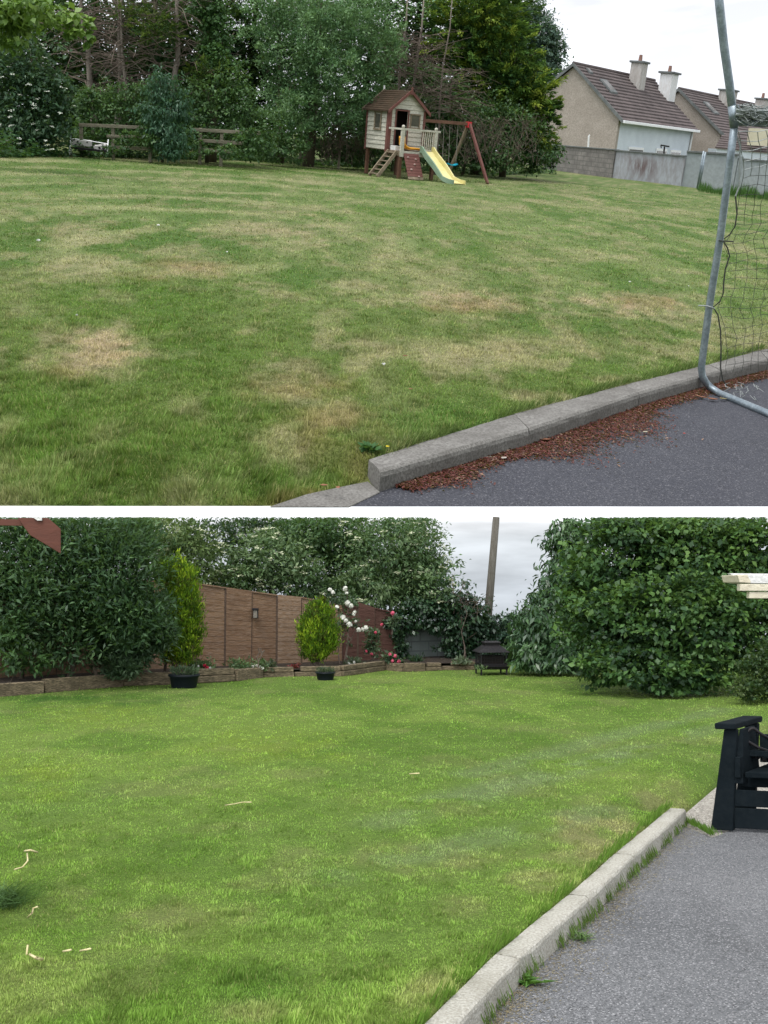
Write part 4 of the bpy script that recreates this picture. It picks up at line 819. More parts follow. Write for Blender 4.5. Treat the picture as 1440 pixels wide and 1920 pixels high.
mb = MB(); mb.prism([pp(1405, 1109.5, .01), pp(1700, 1111.5, .01), pp(1700, 1124, .01), pp(1405, 1122, .01)], (0, .05, 0)); build(B, 'beam', mb, M_CREAM, pg, bevel=.004)
mb = MB(); q = pp(1640, 1124); mb.beam(low(q, -.1), q + Vector((0, .03, .0)), .1, .1); build(B, 'post', mb, M_CREAM, pg, bevel=.004)
bb = thing(B, 'gable_board', 'reddish brown painted board with an angled end at the top left of the lower garden', 'board', B.P(-70, 1000, 5.2)); bp = lambda x, y, dy=0: B.P(x, y, 5.0 + dy)
mb = MB(); mb.prism([bp(33, 971), bp(90, 971), bp(114, 992), bp(114, 1038), bp(56, 1003)], (-.01, .03, 0)); build(B, 'board', mb, M_BROWNP, bb, bevel=.002)
mb = MB(); mb.prism([bp(62, 970, -.012), bp(78, 970, -.012), bp(78, 976, -.012), bp(70, 976, -.012)], (0, .01, 0)); build(B, 'bracket', mb, M_WHITEP, bb)
mb = MB(); mb.beam(bp(-70, 978, .06), bp(44, 980, .06), .03, .03); build(B, 'arm', mb, M_BROWNP, bb)
mb = MB(); q = bp(-70, 978, .06); mb.beam(low(q, -.1), q, .05, .05); build(B, 'support', mb, M_BROWNP, bb)

# =============================================================================== UPPER GARDEN (hillside)
SEAM = 950.0
AKO = [(713, 885), (993, 806), (1200, 738), (1352, 696), (1440, 675), (1640, 630)]
ako = [A.G(*p) for p in AKO]; aki_px = A.G(965, 776); 
def ldist(p, a, b): dx, dy = b.x - a.x, b.y - a.y; return abs(dx * (p.y - a.y) - dy * (p.x - a.x)) / math.hypot(dx, dy)
AKW = ldist(aki_px, ako[0], ako[1])
def offset_line2(l, w_):
    o = []
    for i, p in enumerate(l):
        d = (l[min(i + 1, len(l) - 1)] - l[max(i - 1, 0)]); d.z = 0; d.normalize(); o.append(p + Vector((-d.y, d.x, 0)) * w_)
    return o
aki = [A.G(*p) for p in ((690, 862), (965, 776), (1170, 722), (1330, 683), (1425, 657), (1640, 608))]; AZ = -.105
kd = (ako[1] - ako[0]).normalized()
edgeA = [A.G(330, 1010, -.1), A.G(505, 949, -.1), A.G(575, 926, -.1), A.G(640, 912, -.1), aki[0] + kd * .02] + aki[1:]
def zA(x, y):
    t = (x - aki[0].x) * kd.x + (y - aki[0].y) * kd.y; d = (x - aki[0].x) * -kd.y + (y - aki[0].y) * kd.x
    dip = -.05 * (1 - sm(-.005, .035, side_of(x, y, aki))) * sm(-.05, .05, t) - .095 * sm(.05, -.04, t) * (1 - sm(.05, .9, d)) - .06 * sm(7.0, 4.4, y) * sm(.3, -1.0, t)
    return dip + (fbm(x * .35, y * .35, 61, 3) - .5) * .07 * sm(0, 1.2, np.abs(side_of(x, y, edgeA)))
def colA(x, y):
    g1 = np.array([.155, .23, .058]); g2 = np.array([.225, .30, .105]); g3 = np.array([.10, .20, .04]); dryc = np.array([.45, .40, .235]); pale = np.array([.46, .46, .24]); brown = np.array([.36, .22, .11])
    c = mixc(np.broadcast_to(g1, x.shape + (3,)), g2, sm(6, 16, y))
    c = mixc(c, g3, sm(.48, .66, fbm(x * .9, y * .35, 103)) * .75)
    c = mixc(c, dryc, sm(.52, .72, fbm(x * .8 + 5, y * .30, 123)) * .5)
    c = mixc(c, dryc, sm(.50, .72, fbm(x * 3.4, y * 1.5, 143)) * .55); c = mixc(c, np.array([.11, .19, .04]), sm(.52, .70, fbm(x * 4.2, y * 1.8, 153)) * .55)
    for p, a in (((190, 640, 120, 45), .9), ((345, 490, 90, 30), .6), ((150, 425, 60, 22), .7), ((560, 435, 130, 22), .7), ((860, 565, 110, 28), .85), ((1190, 565, 110, 25), .85), ((160, 495, 90, 25), .6), ((540, 710, 90, 40), .55), ((900, 660, 190, 22), .55), ((1000, 740, 70, 14), .6), ((700, 470, 60, 14), .3), ((1050, 640, 180, 25), .4), ((600, 780, 110, 50), .45), ((1330, 650, 120, 14), .6), ((60, 560, 60, 30), .4), ((540, 395, 60, 10), .5), ((800, 840, 60, 20), .4)):
        c = mixc(c, dryc if a < .8 else np.array([.52, .43, .27]), patch(x, y, A, *p) * a)
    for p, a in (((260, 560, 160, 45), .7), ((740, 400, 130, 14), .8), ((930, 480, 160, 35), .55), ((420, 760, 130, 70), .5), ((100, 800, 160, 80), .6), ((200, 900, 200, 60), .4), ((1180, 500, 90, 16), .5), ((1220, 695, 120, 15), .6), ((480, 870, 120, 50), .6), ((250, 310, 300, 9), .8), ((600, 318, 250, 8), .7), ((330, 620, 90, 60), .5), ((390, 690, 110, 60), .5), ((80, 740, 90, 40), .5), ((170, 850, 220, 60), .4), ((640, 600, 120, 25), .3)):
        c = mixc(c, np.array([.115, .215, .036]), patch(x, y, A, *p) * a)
    for p, a in (((560, 905, 130, 22), .6), ((560, 720, 110, 40), .35), ((350, 500, 90, 22), .35), ((880, 570, 80, 18), .4), ((1210, 565, 70, 16), .4), ((620, 790, 120, 40), .3), ((120, 700, 60, 20), .3), ((680, 850, 60, 30), .3)): c = mixc(c, brown, patch(x, y, A, *p) * a)
    # pale rows of cut grass, curving across the far half
    cx, cy = A.G(330, 470).x, A.G(330, 470).y
    rr = np.hypot((x - cx) * 1.0, (y - cy) * .55); ph = rr * 3.9 + fbm(x * .5, y * .3, 7, 3) * 6
    st = sm(.35, .9, np.sin(ph)) * sm(.3, .55, fbm(x * 1.4, y * .7, 19)) * sm(8, 13, y)
    c = mixc(c, pale, st * .55 * (.35 + .65 * sm(1.0, -4.0, x))); c = mixc(c, np.array([.10, .20, .04]), sm(.45, .95, np.sin(ph + 2.6)) * sm(8, 13, y) * .35)
    return c
def seam_point(px):
    p = A.G(px, SEAM)
    for _ in range(6): p = A.G(px, SEAM, float(zA(np.array([p.x]), np.array([p.y]))[0]) - .003)
    return p
nearA = [seam_point(px) for px in range(-300, 1800, 50)]
nk_ = np.array([p.x / p.y for p in nearA]); ny_ = np.array([p.y for p in nearA])
def nearf(k): return np.interp(k, nk_, ny_)
def keepA(x, y): return side_of(x, y, edgeA) > -.10
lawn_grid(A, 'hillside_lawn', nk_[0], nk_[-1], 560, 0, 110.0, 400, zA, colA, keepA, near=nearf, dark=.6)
turf(A, 'hillside_grass', lambda x, y: (side_of(x, y, edgeA) > .0) & (y > nearf(x / y) + .01), zA, colA, 700000, 4.0, 44, -.42, .42,
     lambda x, y: .021 + .012 * (1 - sm(0, .25, side_of(x, y, edgeA))) + .014 * sm(7, 4.5, y), .00100, 15, lean=1.15,
     label='patchy green and straw coloured mown grass of the upper lawn', category='grass')
# asphalt and flush slab, both ending at the front edge of the hillside
def nearpt(px, z): p = A.G(px, SEAM, z); return p
apt = [low(p, AZ) for p in ([aki[0].lerp(ako[0], .5)] + [aki[i].lerp(ako[i], .5) for i in range(1, 6)])]
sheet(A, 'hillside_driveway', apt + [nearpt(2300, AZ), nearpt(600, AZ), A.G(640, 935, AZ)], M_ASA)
slab = [A.G(505, 949.5, AZ + .006), A.G(575, 926, AZ + .006), A.G(640, 912, AZ + .006), A.G(690, 902, AZ + .006), A.G(713, 922, AZ + .006), A.G(655, 949.5, AZ + .006)]
mb = MB(); mb.prism([p - Vector((0, 0, .008)) for p in slab], (0, 0, .008)); build(A, 'paving_slab', mb, M_KA, base=slab[0], bevel=.004, label='flush concrete slab in front of the end of the dark kerb', cat='paving slab')
la = ['nearest dark grey kerb stone, its end face showing beside the flush slab', 'dark grey kerb stone with a large dry leaf at its foot', 'dark grey kerb stone ending under the goal net', 'dark grey kerb stone behind the goal post at the right', 'last dark grey kerb stone, outside the right side of the goal']
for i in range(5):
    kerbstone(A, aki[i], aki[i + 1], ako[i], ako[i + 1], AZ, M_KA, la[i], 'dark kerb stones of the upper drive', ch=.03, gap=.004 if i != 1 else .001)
# needle litter along the kerb
g = np.random.default_rng(200); n = 26000; tt = g.random(n); seg = g.integers(0, 4, n); P0 = np.array([list(p) for p in ako])
pos = P0[seg] + (P0[seg + 1] - P0[seg]) * tt[:, None]; dv = nrm(P0[seg + 1] - P0[seg]); nv = np.stack([dv[:, 1], -dv[:, 0], 0 * dv[:, 0]], 1)
wdt = .09 + .24 * sm(.3, .7, vn(pos[:, 0] * 1.6, pos[:, 1] * 1.6, 4)) * (seg < 2)
o_ = np.abs(g.normal(size=n)) * wdt * .55; pos = pos + nv * o_[:, None]; pos[:, 2] = AZ + .006 + .012 * g.random(n) * np.exp(-o_ * 5)
kp = (side_of(pos[:, 0], pos[:, 1], [A.G(765, 930, AZ), A.G(1100, 790, AZ)]) > -9) & ((seg > 0) | (tt > .10)) & (pos[:, 1] > nearf(pos[:, 0] / pos[:, 1]) + .02)
pos = pos[kp]; n = len(pos); an = g.random(n) * 6.283; D = np.stack([np.cos(an), np.sin(an), .25 * g.normal(size=n)], 1)
V = leaf_quads(pos, D, np.array([0, 0, 1]) + .35 * g.normal(size=(n, 3)), .022 * (.5 + g.random(n)), .009 * (.5 + g.random(n)))
leafmesh(A, 'leaf_litter', V, np.repeat(np.where(g.random((n, 1)) < .1, np.array([.26, .16, .11]), np.array([.105, .030, .024])) * (.5 + g.random((n, 1))), 4, 0), LEAF, None, kind='stuff', label='red brown needle litter drifted along the dark kerb', category='leaf litter')
def dryleaf(S, px, py, L, ang, label, m=M_DRYLEAF, z=AZ, asp=.6, name='dry_leaf', cat='dry leaf', group='dry leaves along the dark kerb'):
    c = S.G(px, py, z + .012); mb = MB(); d = Vector((math.cos(ang), math.sin(ang), 0)); s_ = Vector((-d.y, d.x, 0)); nn_ = 7; up = Vector((0, 0, 1))
    rows = []
    for i in range(nn_):
        t = i / (nn_ - 1); w_ = math.sin(math.pi * min(1, t * 1.05 + .03)) ** .8 * asp * L / 2; ct = c + d * L * (t - .5) + up * (.02 * L + .22 * L * (t - .5) ** 2 * 4 * .5)
        rows += [ct - s_ * w_ + up * w_ * .45, ct, ct + s_ * w_ + up * w_ * .35]
    f = []
    for i in range(nn_ - 1):
        for k in range(2): f.append((i * 3 + k, i * 3 + k + 1, (i + 1) * 3 + k + 1, (i + 1) * 3 + k))
    mb.add(rows, f); mb.v = [v for v in mb.v]; o = build(S, name, mb, m, base=c, smooth=True, label=label, cat=cat, group=group)
    so = o.modifiers.new('thick', 'SOLIDIFY'); so.thickness = .0015; return o
dryleaf(A, 1020, 826, .085, .3, 'large orange brown dry leaf lying at the kerb foot, middle of the litter')
dryleaf(A, 1316, 746, .10, -.4, 'reddish dry leaf beside the foot of the goal post', asp=.35)
dryleaf(A, 1337, 750, .08, .2, 'curled brown leaf right of the reddish one by the goal post')
dryleaf(A, 1356, 749, .06, .1, 'small yellowish leaf behind the goal bottom bar', mat('yellow_leaf', (.22, .19, .09), (.28, .24, .13), 20))
dryleaf(A, 945, 860, .05, 1.0, 'pale dry leaf in the litter below the kerb', mat('pale_leaf', (.36, .32, .28), (.45, .42, .38), 20))
dryleaf(A, 915, 858, .05, .2, 'small pale scrap left of the pale dry leaf in the litter', mat('pale_leaf', (.36, .32, .28), (.45, .42, .38), 20))
dryleaf(A, 1283, 813, .02, .2, 'tiny red fleck alone on the upper asphalt', mat('red_fleck', (.5, .06, .03), (.5, .06, .03), 20))
dryleaf(A, 1210, 811, .05, .8, 'small dry grass wisp alone on the upper asphalt', mat('wisp', (.3, .27, .2), (.36, .33, .25), 20), asp=.5)
dryleaf(A, 608, 911, .04, .5, 'orange brown leaf in the dead grass beside the flush slab', z=-.06)
dryleaf(A, 634, 915, .035, 1.5, 'dark red leaf in the dead grass near the kerb end', z=-.06)
dryleaf(A, 760, 668, .04, .5, 'single tan leaf on the lawn right of the white scrap', z=.03)
dryleaf(A, 770, 730, .03, .5, 'dark red leaf on the lawn above the kerb', z=.03)
dryleaf(A, 1208, 652, .035, 1.5, 'dark leaf upright in the lawn left of the goal post', M_DARK, z=.03)
dryleaf(A, 727, 838, .022, .5, 'small yellow flower head in the grass by the kerb end', mat('yellow_petal', (.7, .55, .03), (.75, .6, .05), 20), z=.03, asp=.9, name='dandelion_flower', cat='flower', group=None)
for px, py, L, lb in ((719, 682, .045, 'crumpled white scrap on the upper lawn, the largest'), (1181, 528, .05, 'white scrap on the lawn left of the goal'), (1291, 536, .03, 'small pale scrap on the lawn close to the goal post'), (426, 472, .04, 'white scrap in the middle of the left upper lawn'), (297, 422, .07, 'thin white sliver on the left upper lawn'), (72, 450, .07, 'white sliver near the left edge of the upper lawn'), (144, 590, .035, 'thin pale stalk above the big straw patch')):
    c = A.G(px, py, .03); mb = MB(); rd = random.Random(px); mb.ball(c, L * .28, 7, .4, .35); build(A, 'litter_scrap', mb, M_BAIT, base=c, label=lb, cat='litter', group='white scraps lying on the upper lawn')
rosette(A, 'broadleaf_weed', A.G(692, 845, .01), 40, .06, .03, (.04, .11, .03), 'clump of dark green broad leaves at the end of the dark kerb', 'weed', 6, 1.2)
tufts(A, 'far_kerb_grass', aki, .03, 2500, .06, 33, (.10, .15, .045), 'grass leaning over the lawn edge of the dark kerb')

# --- goal frame
gb = A.G(1330, 735, AZ); Yg = gb.y; ap = lambda x, y, Y=None: A.P(x, y, Yg if Y is None else Y)
goal = thing(A, 'football_goal', 'galvanised steel goal frame with torn netting, standing over the dark kerb', 'goal', gb)
rg = 6.6 / A.ppm(gb)
mb = MB(); g1_ = A.G(1345, 736, AZ + .02); g2_ = A.G(1422, 768, AZ + .02); g3_ = A.G(1700, 885, AZ + .02)
bend = [ap(1369, 300), ap(1350, 448), ap(1330, 573), ap(1318, 664), ap(1315, 690), ap(1317, 705), ap(1324, 718), ap(1333, 727), g1_ + (g2_ - g1_) * .06, g1_.lerp(g2_, .4), g2_, g3_]
mb.tube([ap(1377, 236)] + bend, rg, 14); build(A, 'post', mb, M_GALV, goal, smooth=True)
mb = MB(); mb.tube([ap(1342, -60), ap(1350, 18), ap(1358, 90), ap(1368, 160), ap(1377, 240)], rg * 1.08, 14); build(A, 'upper_post', mb, M_GALV, goal, smooth=True)
mb = MB(); mb.tube([ap(1375, 198), ap(1379, 236)], rg * 1.45, 14); build(A, 'joint_sleeve', mb, M_GALV, goal, smooth=True)
mb = MB(); mb.tube([ap(1377, 228), ap(1395, 229), ap(1440, 231), ap(1700, 252)], rg * 1.0, 12); build(A, 'crossbar', mb, M_GALV, goal, smooth=True)
mb = MB(); rd = random.Random(8)
for _ in range(60):
    x0 = rd.uniform(1376, 1400); y0 = rd.uniform(195, 226); pts = [ap(x0, y0, Yg - .05)]
    for k in range(5): x0 += rd.uniform(6, 22); pts.append(ap(x0, y0 + (x0 - 1380) * .12 + rd.uniform(-10, 10), Yg + rd.uniform(-.1, .1)))
    mb.tube(pts, .0035, 3)
for _ in range(8):
    y0 = 202 + _ * 1.8; mb.tube([ap(1380 + k * 28, y0 + k * 4 + rd.uniform(-2, 2), Yg - .04 + rd.uniform(-.02, .02)) for k in range(8)], .009, 5)
build(A, 'bundled_net', mb, M_NETW, goal)
# lacing cord down the post
lace = [(1378, 245), (1388, 275), (1387, 300), (1386, 350), (1379, 368), (1382, 400), (1378, 425), (1368, 440), (1355, 450), (1364, 465), (1368, 480), (1360, 505), (1357, 530), (1356, 550), (1350, 565), (1337, 576), (1346, 590), (1351, 620), (1352, 655), (1351, 690), (1355, 712), (1362, 722)]
for sl_, rr_ in ((slice(0, 5), .006), (slice(17, 99), .0035)):
    mb = MB(); mb.tube([ap(x, y, Yg + .01) for x, y in lace[sl_]], rr_, 5); build(A, 'pale_cord', mb, M_NETW, goal)
mb = MB(); mb.tube([ap(x, y, Yg + .005) for x, y in lace[4:]], .0055, 5); build(A, 'lacing_cord', mb, M_NET, goal)
# net: sagging diamond mesh between the lacing, crossbar and bottom bar
mb = MB(); mb2 = MB(); rd = random.Random(12); 
def netp(i, j, q):
    x = 1384 + i * 13.5 + math.sin(j * .35 + i * .4) * 5 + q[0]; y = 246 + j * 17.5 - i * 1.2 + (abs((i % 2)) * 0) + q[1] + math.sin(i * .9 + j * .6) * 3
    return x, y, Yg + .25 + .05 * i + .3 * math.sin(j * .12)
grid = {}
for i in range(24):
    for j in range(27):
        x, y, Y = netp(i, j, (rd.uniform(-2, 2), rd.uniform(-2, 2)))
        lx = np.interp(y, [246, 300, 370, 425, 450, 480, 530, 576, 620, 700], [1384, 1390, 1384, 1384, 1362, 1372, 1362, 1345, 1354, 1358])
        x = lx + (x - 1384) * (1 + (1422 - lx) / 60.0 * .3) ; grid[i, j] = ap(x, y, Y) if y < 715 else ap(x, 715, Y)
for i in range(23):
    for j in range(26):
        t_ = mb if j > 4 else mb2
        if rd.random() < .96: t_.tube([grid[i, j], grid[i, j + 1]], .0021 if j > 4 else .0032, 3)
        if rd.random() < .96: t_.tube([grid[i, j], grid[i + 1, j]], .0021 if j > 4 else .0032, 3)
build(A, 'net', mb, M_NET, goal); build(A, 'upper_net', mb2, M_NETW, goal)
mb = MB(); c = ap(1354, 451); mb.tube([c + Vector((-.035, -.03, 0)), c + Vector((0, -.036, 0)), c + Vector((.02, -.02, 0)), c + Vector((.08, -.01, 0))], .005, 5); build(A, 'cable_tie', mb, M_NET, goal, label='black cable tie round the post')
mb = MB(); c = ap(1331, 575); mb.tube([c + Vector((-.095, -.03, .005)), c + Vector((-.03, -.034, .008)), c + Vector((.0, -.03, 0)), c + Vector((.035, -.01, -.01))], .005, 5); build(A, 'cable_tie', mb, M_NETW, goal, label='white cable tie round the post')
mb = MB(); rd = random.Random(2)
for _ in range(30):
    x0, y0 = rd.uniform(1360, 1420), rd.uniform(715, 750); mb.tube([ap(x0, y0, Yg - .1), ap(x0 + rd.uniform(-10, 12), y0 + rd.uniform(2, 12), Yg - .15), ap(x0 + rd.uniform(-10, 18), y0 + rd.uniform(0, 14), Yg - .2)], .002, 3)
build(A, 'frayed_net', mb, M_NETW, goal)

# --- playhouse: local frame u along the front wall, v back along the side wall
o0 = A.G(722, 331); YAW = R(33)
def vert(p, z): return Vector((p.x, p.y, z))
PU = Vector((math.cos(YAW), math.sin(YAW), 0)); PV = Vector((-math.sin(YAW), math.cos(YAW), 0))
sc = 1 / A.ppm(o0) * 58
def pf(a, b, c): return o0 + PU * (a * sc) + PV * (b * sc) + Vector((0, 0, c * sc))
ph = thing(A, 'playhouse', 'cream boarded playhouse on stilts with mossy roof, yellow slide, ladder and swing beam', 'playhouse', o0)
def pbox(name, m, a, b, par=None, bevel=.004, label=None):
    mb = MB(); mb.box(pf, a, b); return build(A, name, mb, m, par or ph, bevel=bevel * sc, label=label)
W_, D_, F0, EH, AP = 1.32, 1.38, .86, 2.08, 2.62      # width, depth, floor, eaves, apex
pbox('floor', M_WOOD, (0, 0, F0 - .06), (W_, D_, F0 - .002))
for a_, b_ in ((.06, D_ - .06), (W_ - .1, D_ - .06), (W_ - .08, .05)): pbox('leg', M_LEG, (a_ - .05, b_ - .05, 0), (a_ + .05, b_ + .05, F0 - .062))
# boarded walls
nbd = 9; bh = (EH - F0) / nbd
side_wall = MB(); 
for k in range(nbd): z0 = F0 - .03 + k * bh; side_wall.hexa([pf(-.025, 0, z0), pf(0, 0, z0), pf(0, D_, z0), pf(-.025, D_, z0), pf(-.008, 0, z0 + bh - .006), pf(0, 0, z0 + bh - .006), pf(0, D_, z0 + bh - .006), pf(-.008, D_, z0 + bh - .006)])
build(A, 'side_wall', side_wall, M_PH, ph)
pbox('back_wall', M_PH, (0.002, D_ - .03, F0), (W_, D_, EH)); pbox('right_wall', M_PH, (W_ - .02, .02, F0), (W_, D_ - .032, EH))
fw = MB(); dx0, dx1, dz1 = .24, .66, 1.98
def halfw(z): return (0, W_) if z <= EH else (W_ / 2 * (z - EH) / (AP - EH), W_ - W_ / 2 * (z - EH) / (AP - EH))
k = 0; z = F0
while z < AP - .02:
    z1 = min(z + bh, AP); l0, r0 = halfw(z); l1, r1 = halfw(z1 - .006)
    def board(a0, a1, b0, b1): fw.hexa([pf(a0, -.025, z), pf(a1, -.025, z), pf(a1, 0, z), pf(a0, 0, z), pf(b0, -.008, z1 - .006), pf(b1, -.008, z1 - .006), pf(b1, 0, z1 - .006), pf(b0, 0, z1 - .006)])
    if z < dz1 - .02: board(l0, dx0, l1, dx0); board(dx1, r0, dx1, r1)
    else: board(l0, r0, l1, r1)
    z = z1
build(A, 'front_wall', fw, M_PH, ph)
pbox('dark_inside', M_DARK, (.03, .5, F0), (W_ - .03, .52, EH))
for a0, a1, z0, z1 in ((dx0 - .05, dx0 - .002, F0, dz1 + .04), (dx1 + .002, dx1 + .05, F0, dz1 + .04)): pbox('door_frame', M_PHRED, (a0, -.045, z0), (a1, -.027, z1))
pbox('door_frame', M_PHRED, (dx0 - .06, -.05, dz1 + .042), (dx1 + .06, -.027, dz1 + .08))
# windows
wf = pbox('front_window', M_GLASS, (.80, -.034, 1.60), (1.10, -.028, 1.92))
for a, b in (((.76, -.05, 1.56), (.80, -.027, 1.93)), ((1.10, -.05, 1.56), (1.14, -.027, 1.93)), ((.75, -.055, 1.93), (1.15, -.027, 1.97)), ((.75, -.05, 1.52), (1.15, -.027, 1.56))):
    mb = MB(); mb.box(pf, a, b); build(A, 'frame', mb, M_WOOD, wf)
ws = pbox('side_window', M_GLASS, (-.034, .50, 1.48), (-.028, .82, 1.88))
for a, b in (((-.05, .44, 1.44), (-.027, .50, 1.92)), ((-.05, .82, 1.44), (-.027, .88, 1.92)), ((-.055, .42, 1.92), (-.027, .90, 1.97)), ((-.055, .42, 1.39), (-.027, .90, 1.44))):
    mb = MB(); mb.box(pf, a, b); build(A, 'frame', mb, M_WOOD, ws)
for a, b in (((-.035, -.045, F0 - .1), (.06, -.027, EH)), ((-.05, -.03, F0 - .1), (-.027, .10, EH)), ((W_ - .06, -.045, F0 - .05), (W_ + .02, -.027, EH)), ((-.045, D_ - .06, F0 - .1), (-.027, D_ + .02, EH))): pbox('corner_trim', M_PHRED, a, b)
# roof
for sgn in (0, 1):
    mb = MB(); e0 = -.14 if sgn == 0 else W_ + .14; zz = EH - .14 * (AP - EH) / (W_ / 2); r0_, r1_ = -.12, D_ + .14
    n_ = 10; 
    for i in range(n_):
        t0, t1 = i / n_, (i + 1) / n_; a0 = e0 + (W_ / 2 - e0) * t0; a1 = e0 + (W_ / 2 - e0) * t1; z0 = zz + (AP - zz) * t0; z1 = zz + (AP - zz) * t1
        mb.hexa([pf(a0, r0_, z0), pf(a1, r0_, z1), pf(a1, r1_, z1), pf(a0, r1_, z0), pf(a0, r0_, z0 + .055), pf(a1, r0_, z1 + .03), pf(a1, r1_, z1 + .03), pf(a0, r1_, z0 + .055)])
    build(A, 'roof', mb, M_PHROOF, ph)
    for b_, nm in ((-.15, 'bargeboard'), (D_ + .142, 'bargeboard')):
        mb = MB(); mb.prism([pf(e0, b_, zz - .05), pf(W_ / 2 + (.0 if sgn else -.0), b_, AP - .04), pf(W_ / 2, b_, AP + .06), pf(e0, b_, zz + .06)], PV * .028 * sc); build(A, nm, mb, M_PHRED if b_ < 0 else M_WOOD, ph)
pbox('finial', M_PHRED, (W_ / 2 - .03, -.18, AP - .10), (W_ / 2 + .03, -.152, AP + .13)); pbox('finial', M_WHITEP, (W_ / 2 - .03, D_ + .172, AP - .05), (W_ / 2 + .03, D_ + .2, AP + .16))
# deck, posts, rails
DD = .80
dk = pbox('deck', M_WOOD, (-.02, -DD, F0 - .08), (W_ + .02, -.03, F0 - .03)); pbox('deck_fascia', M_PH, (-.03, -DD - .03, F0 - .17), (W_ + .03, -DD - .002, F0 - .02)); pbox('deck_fascia', M_WOOD, (-.05, -DD, F0 - .17), (-.022, -.05, F0 - .02))
for a_ in (.04, W_ - .04):
    pbox('leg', M_LEG, (a_ - .05, -DD + .0, 0), (a_ + .05, -DD + .1, F0 - .175)); pbox('newel_post', M_PH, (a_ - .055, -DD - .05, F0 - .2), (a_ + .055, -DD + .05, F0 + .66))
    mb = MB(); mb.ball(pf(a_, -DD, F0 + .70), .055 * sc, 10); build(A, 'post_cap', mb, M_PH, ph, smooth=True)
pbox('hand_rail', M_PH, (-.03, -DD - .04, F0 + .60), (W_ + .12, -DD + .03, F0 + .66)); pbox('hand_rail', M_PH, (W_ - .07, -DD, F0 + .60), (W_ + .0, -.06, F0 + .655)); pbox('hand_rail', M_PH, (-.03, -DD + .02, F0 + .60), (.03, -.05, F0 + .655))
pbox('lower_rail', M_PH, (.80, -DD - .02, F0 + .02), (W_, -DD + .02, F0 + .07))
for i in range(6): a_ = .80 + i * .075; pbox('baluster', M_PH, (a_ - .014, -DD - .015, F0 + .07), (a_ + .014, -DD + .015, F0 + .60))
# ladder towards -u
def pt3(a, b, c): return pf(a, b, c)
for b_ in (-.70, -.20):
    mb = MB(); mb.beam(pt3(-.06, b_, F0 - .04), pt3(-.72, b_, .02), .05 * sc, .10 * sc); build(A, 'ladder_rail', mb, M_WOOD, ph)
for i in range(6):
    t = (i + .4) / 6; mb = MB(); c0 = pt3(-.06 - .66 * t, -.18, F0 - .04 - (F0 - .06) * t); c1 = pt3(-.06 - .66 * t, -.72, F0 - .04 - (F0 - .06) * t); mb.beam(c0, c1, .11 * sc, .028 * sc); build(A, 'step', mb, M_WOOD, ph)
# climbing wall
cw0, cw1 = .10, .66
for i in range(9):
    t0, t1 = i / 9, (i + .93) / 9; mb = MB()
    f_ = lambda a, t, o: pt3(a, -DD - .05 - .42 * t - o * .9, (F0 - .10) * (1 - t) + .02 + o * .4)
    mb.hexa([f_(cw0, t1, -.03), f_(cw1, t1, -.03), f_(cw1, t0, -.03), f_(cw0, t0, -.03), f_(cw0, t1, 0), f_(cw1, t1, 0), f_(cw1, t0, 0), f_(cw0, t0, 0)])
    build(A, 'climbing_board', mb, M_PHRED if i < 8 else M_WOOD, ph, bevel=.004)
for a_, t in ((.22, .16), (.50, .22), (.42, .42), (.26, .62), (.50, .88)): mb = MB(); mb.ball(f_(a_, t, .015), .035 * sc, 8, .8, .15); build(A, 'climbing_hold', mb, M_HOLD, ph, smooth=True)
# slide
prof = [(0, F0 + .02), (.10, F0 + .01), (.25, F0 - .12), (.5, .58), (.75, .42), (.95, .27), (1.2, .13), (1.5, .07), (1.75, .055)]
def slpt(i, a, dz=0): return pt3(a + prof[i][0] * .10, -DD - .04 - prof[i][0], prof[i][1] + dz)
mb = MB(); n_ = len(prof); s0, s1 = .74, 1.14
for i in range(n_ - 1): mb.hexa([slpt(i, s0, -.02), slpt(i, s1, -.02), slpt(i + 1, s1, -.02), slpt(i + 1, s0, -.02), slpt(i, s0, 0), slpt(i, s1, 0), slpt(i + 1, s1, 0), slpt(i + 1, s0, 0)])
build(A, 'slide_bed', mb, M_YEL, ph, smooth=False)
for a0, a1 in ((s0 - .045, s0 - .002), (s1 + .002, s1 + .045)):
    mb = MB(); 
    for i in range(n_ - 1): h_ = .15 if i < n_ - 3 else .09; h2 = .15 if i + 1 < n_ - 3 else .09; mb.hexa([slpt(i, a0, -.05), slpt(i, a1, -.05), slpt(i + 1, a1, -.05), slpt(i + 1, a0, -.05), slpt(i, a0, h_), slpt(i, a1, h_), slpt(i + 1, a1, h2), slpt(i + 1, a0, h2)])
    build(A, 'slide_side', mb, M_SGRN if a0 < s0 else M_YEL, ph)
# swing beam and A frame
bz = 1.80; bu0, bu1 = W_ + .02, W_ + 2.05; bv = .35
mb = MB(); mb.beam(pt3(bu0, bv, bz), pt3(bu1, bv, bz + .02), .09 * sc, .10 * sc); build(A, 'swing_beam', mb, M_LEG, ph, bevel=.005)
mb = MB(); mb.beam(pt3(bu1 - .02, bv - .05, bz + .02), pt3(bu1 + .12, bv - 1.22, 0), .08 * sc, .08 * sc); build(A, 'frame_leg', mb, M_PHRED, ph, bevel=.004)
mb = MB(); mb.beam(pt3(bu1 - .02, bv + .05, bz + .02), pt3(bu1 - .05, bv + .95, 0), .08 * sc, .08 * sc); build(A, 'frame_leg', mb, M_WOOD, ph, bevel=.004)
pbox('corner_bracket', M_RED, (bu1 - .10, bv - .075, bz - .10), (bu1 + .05, bv + .075, bz + .09))
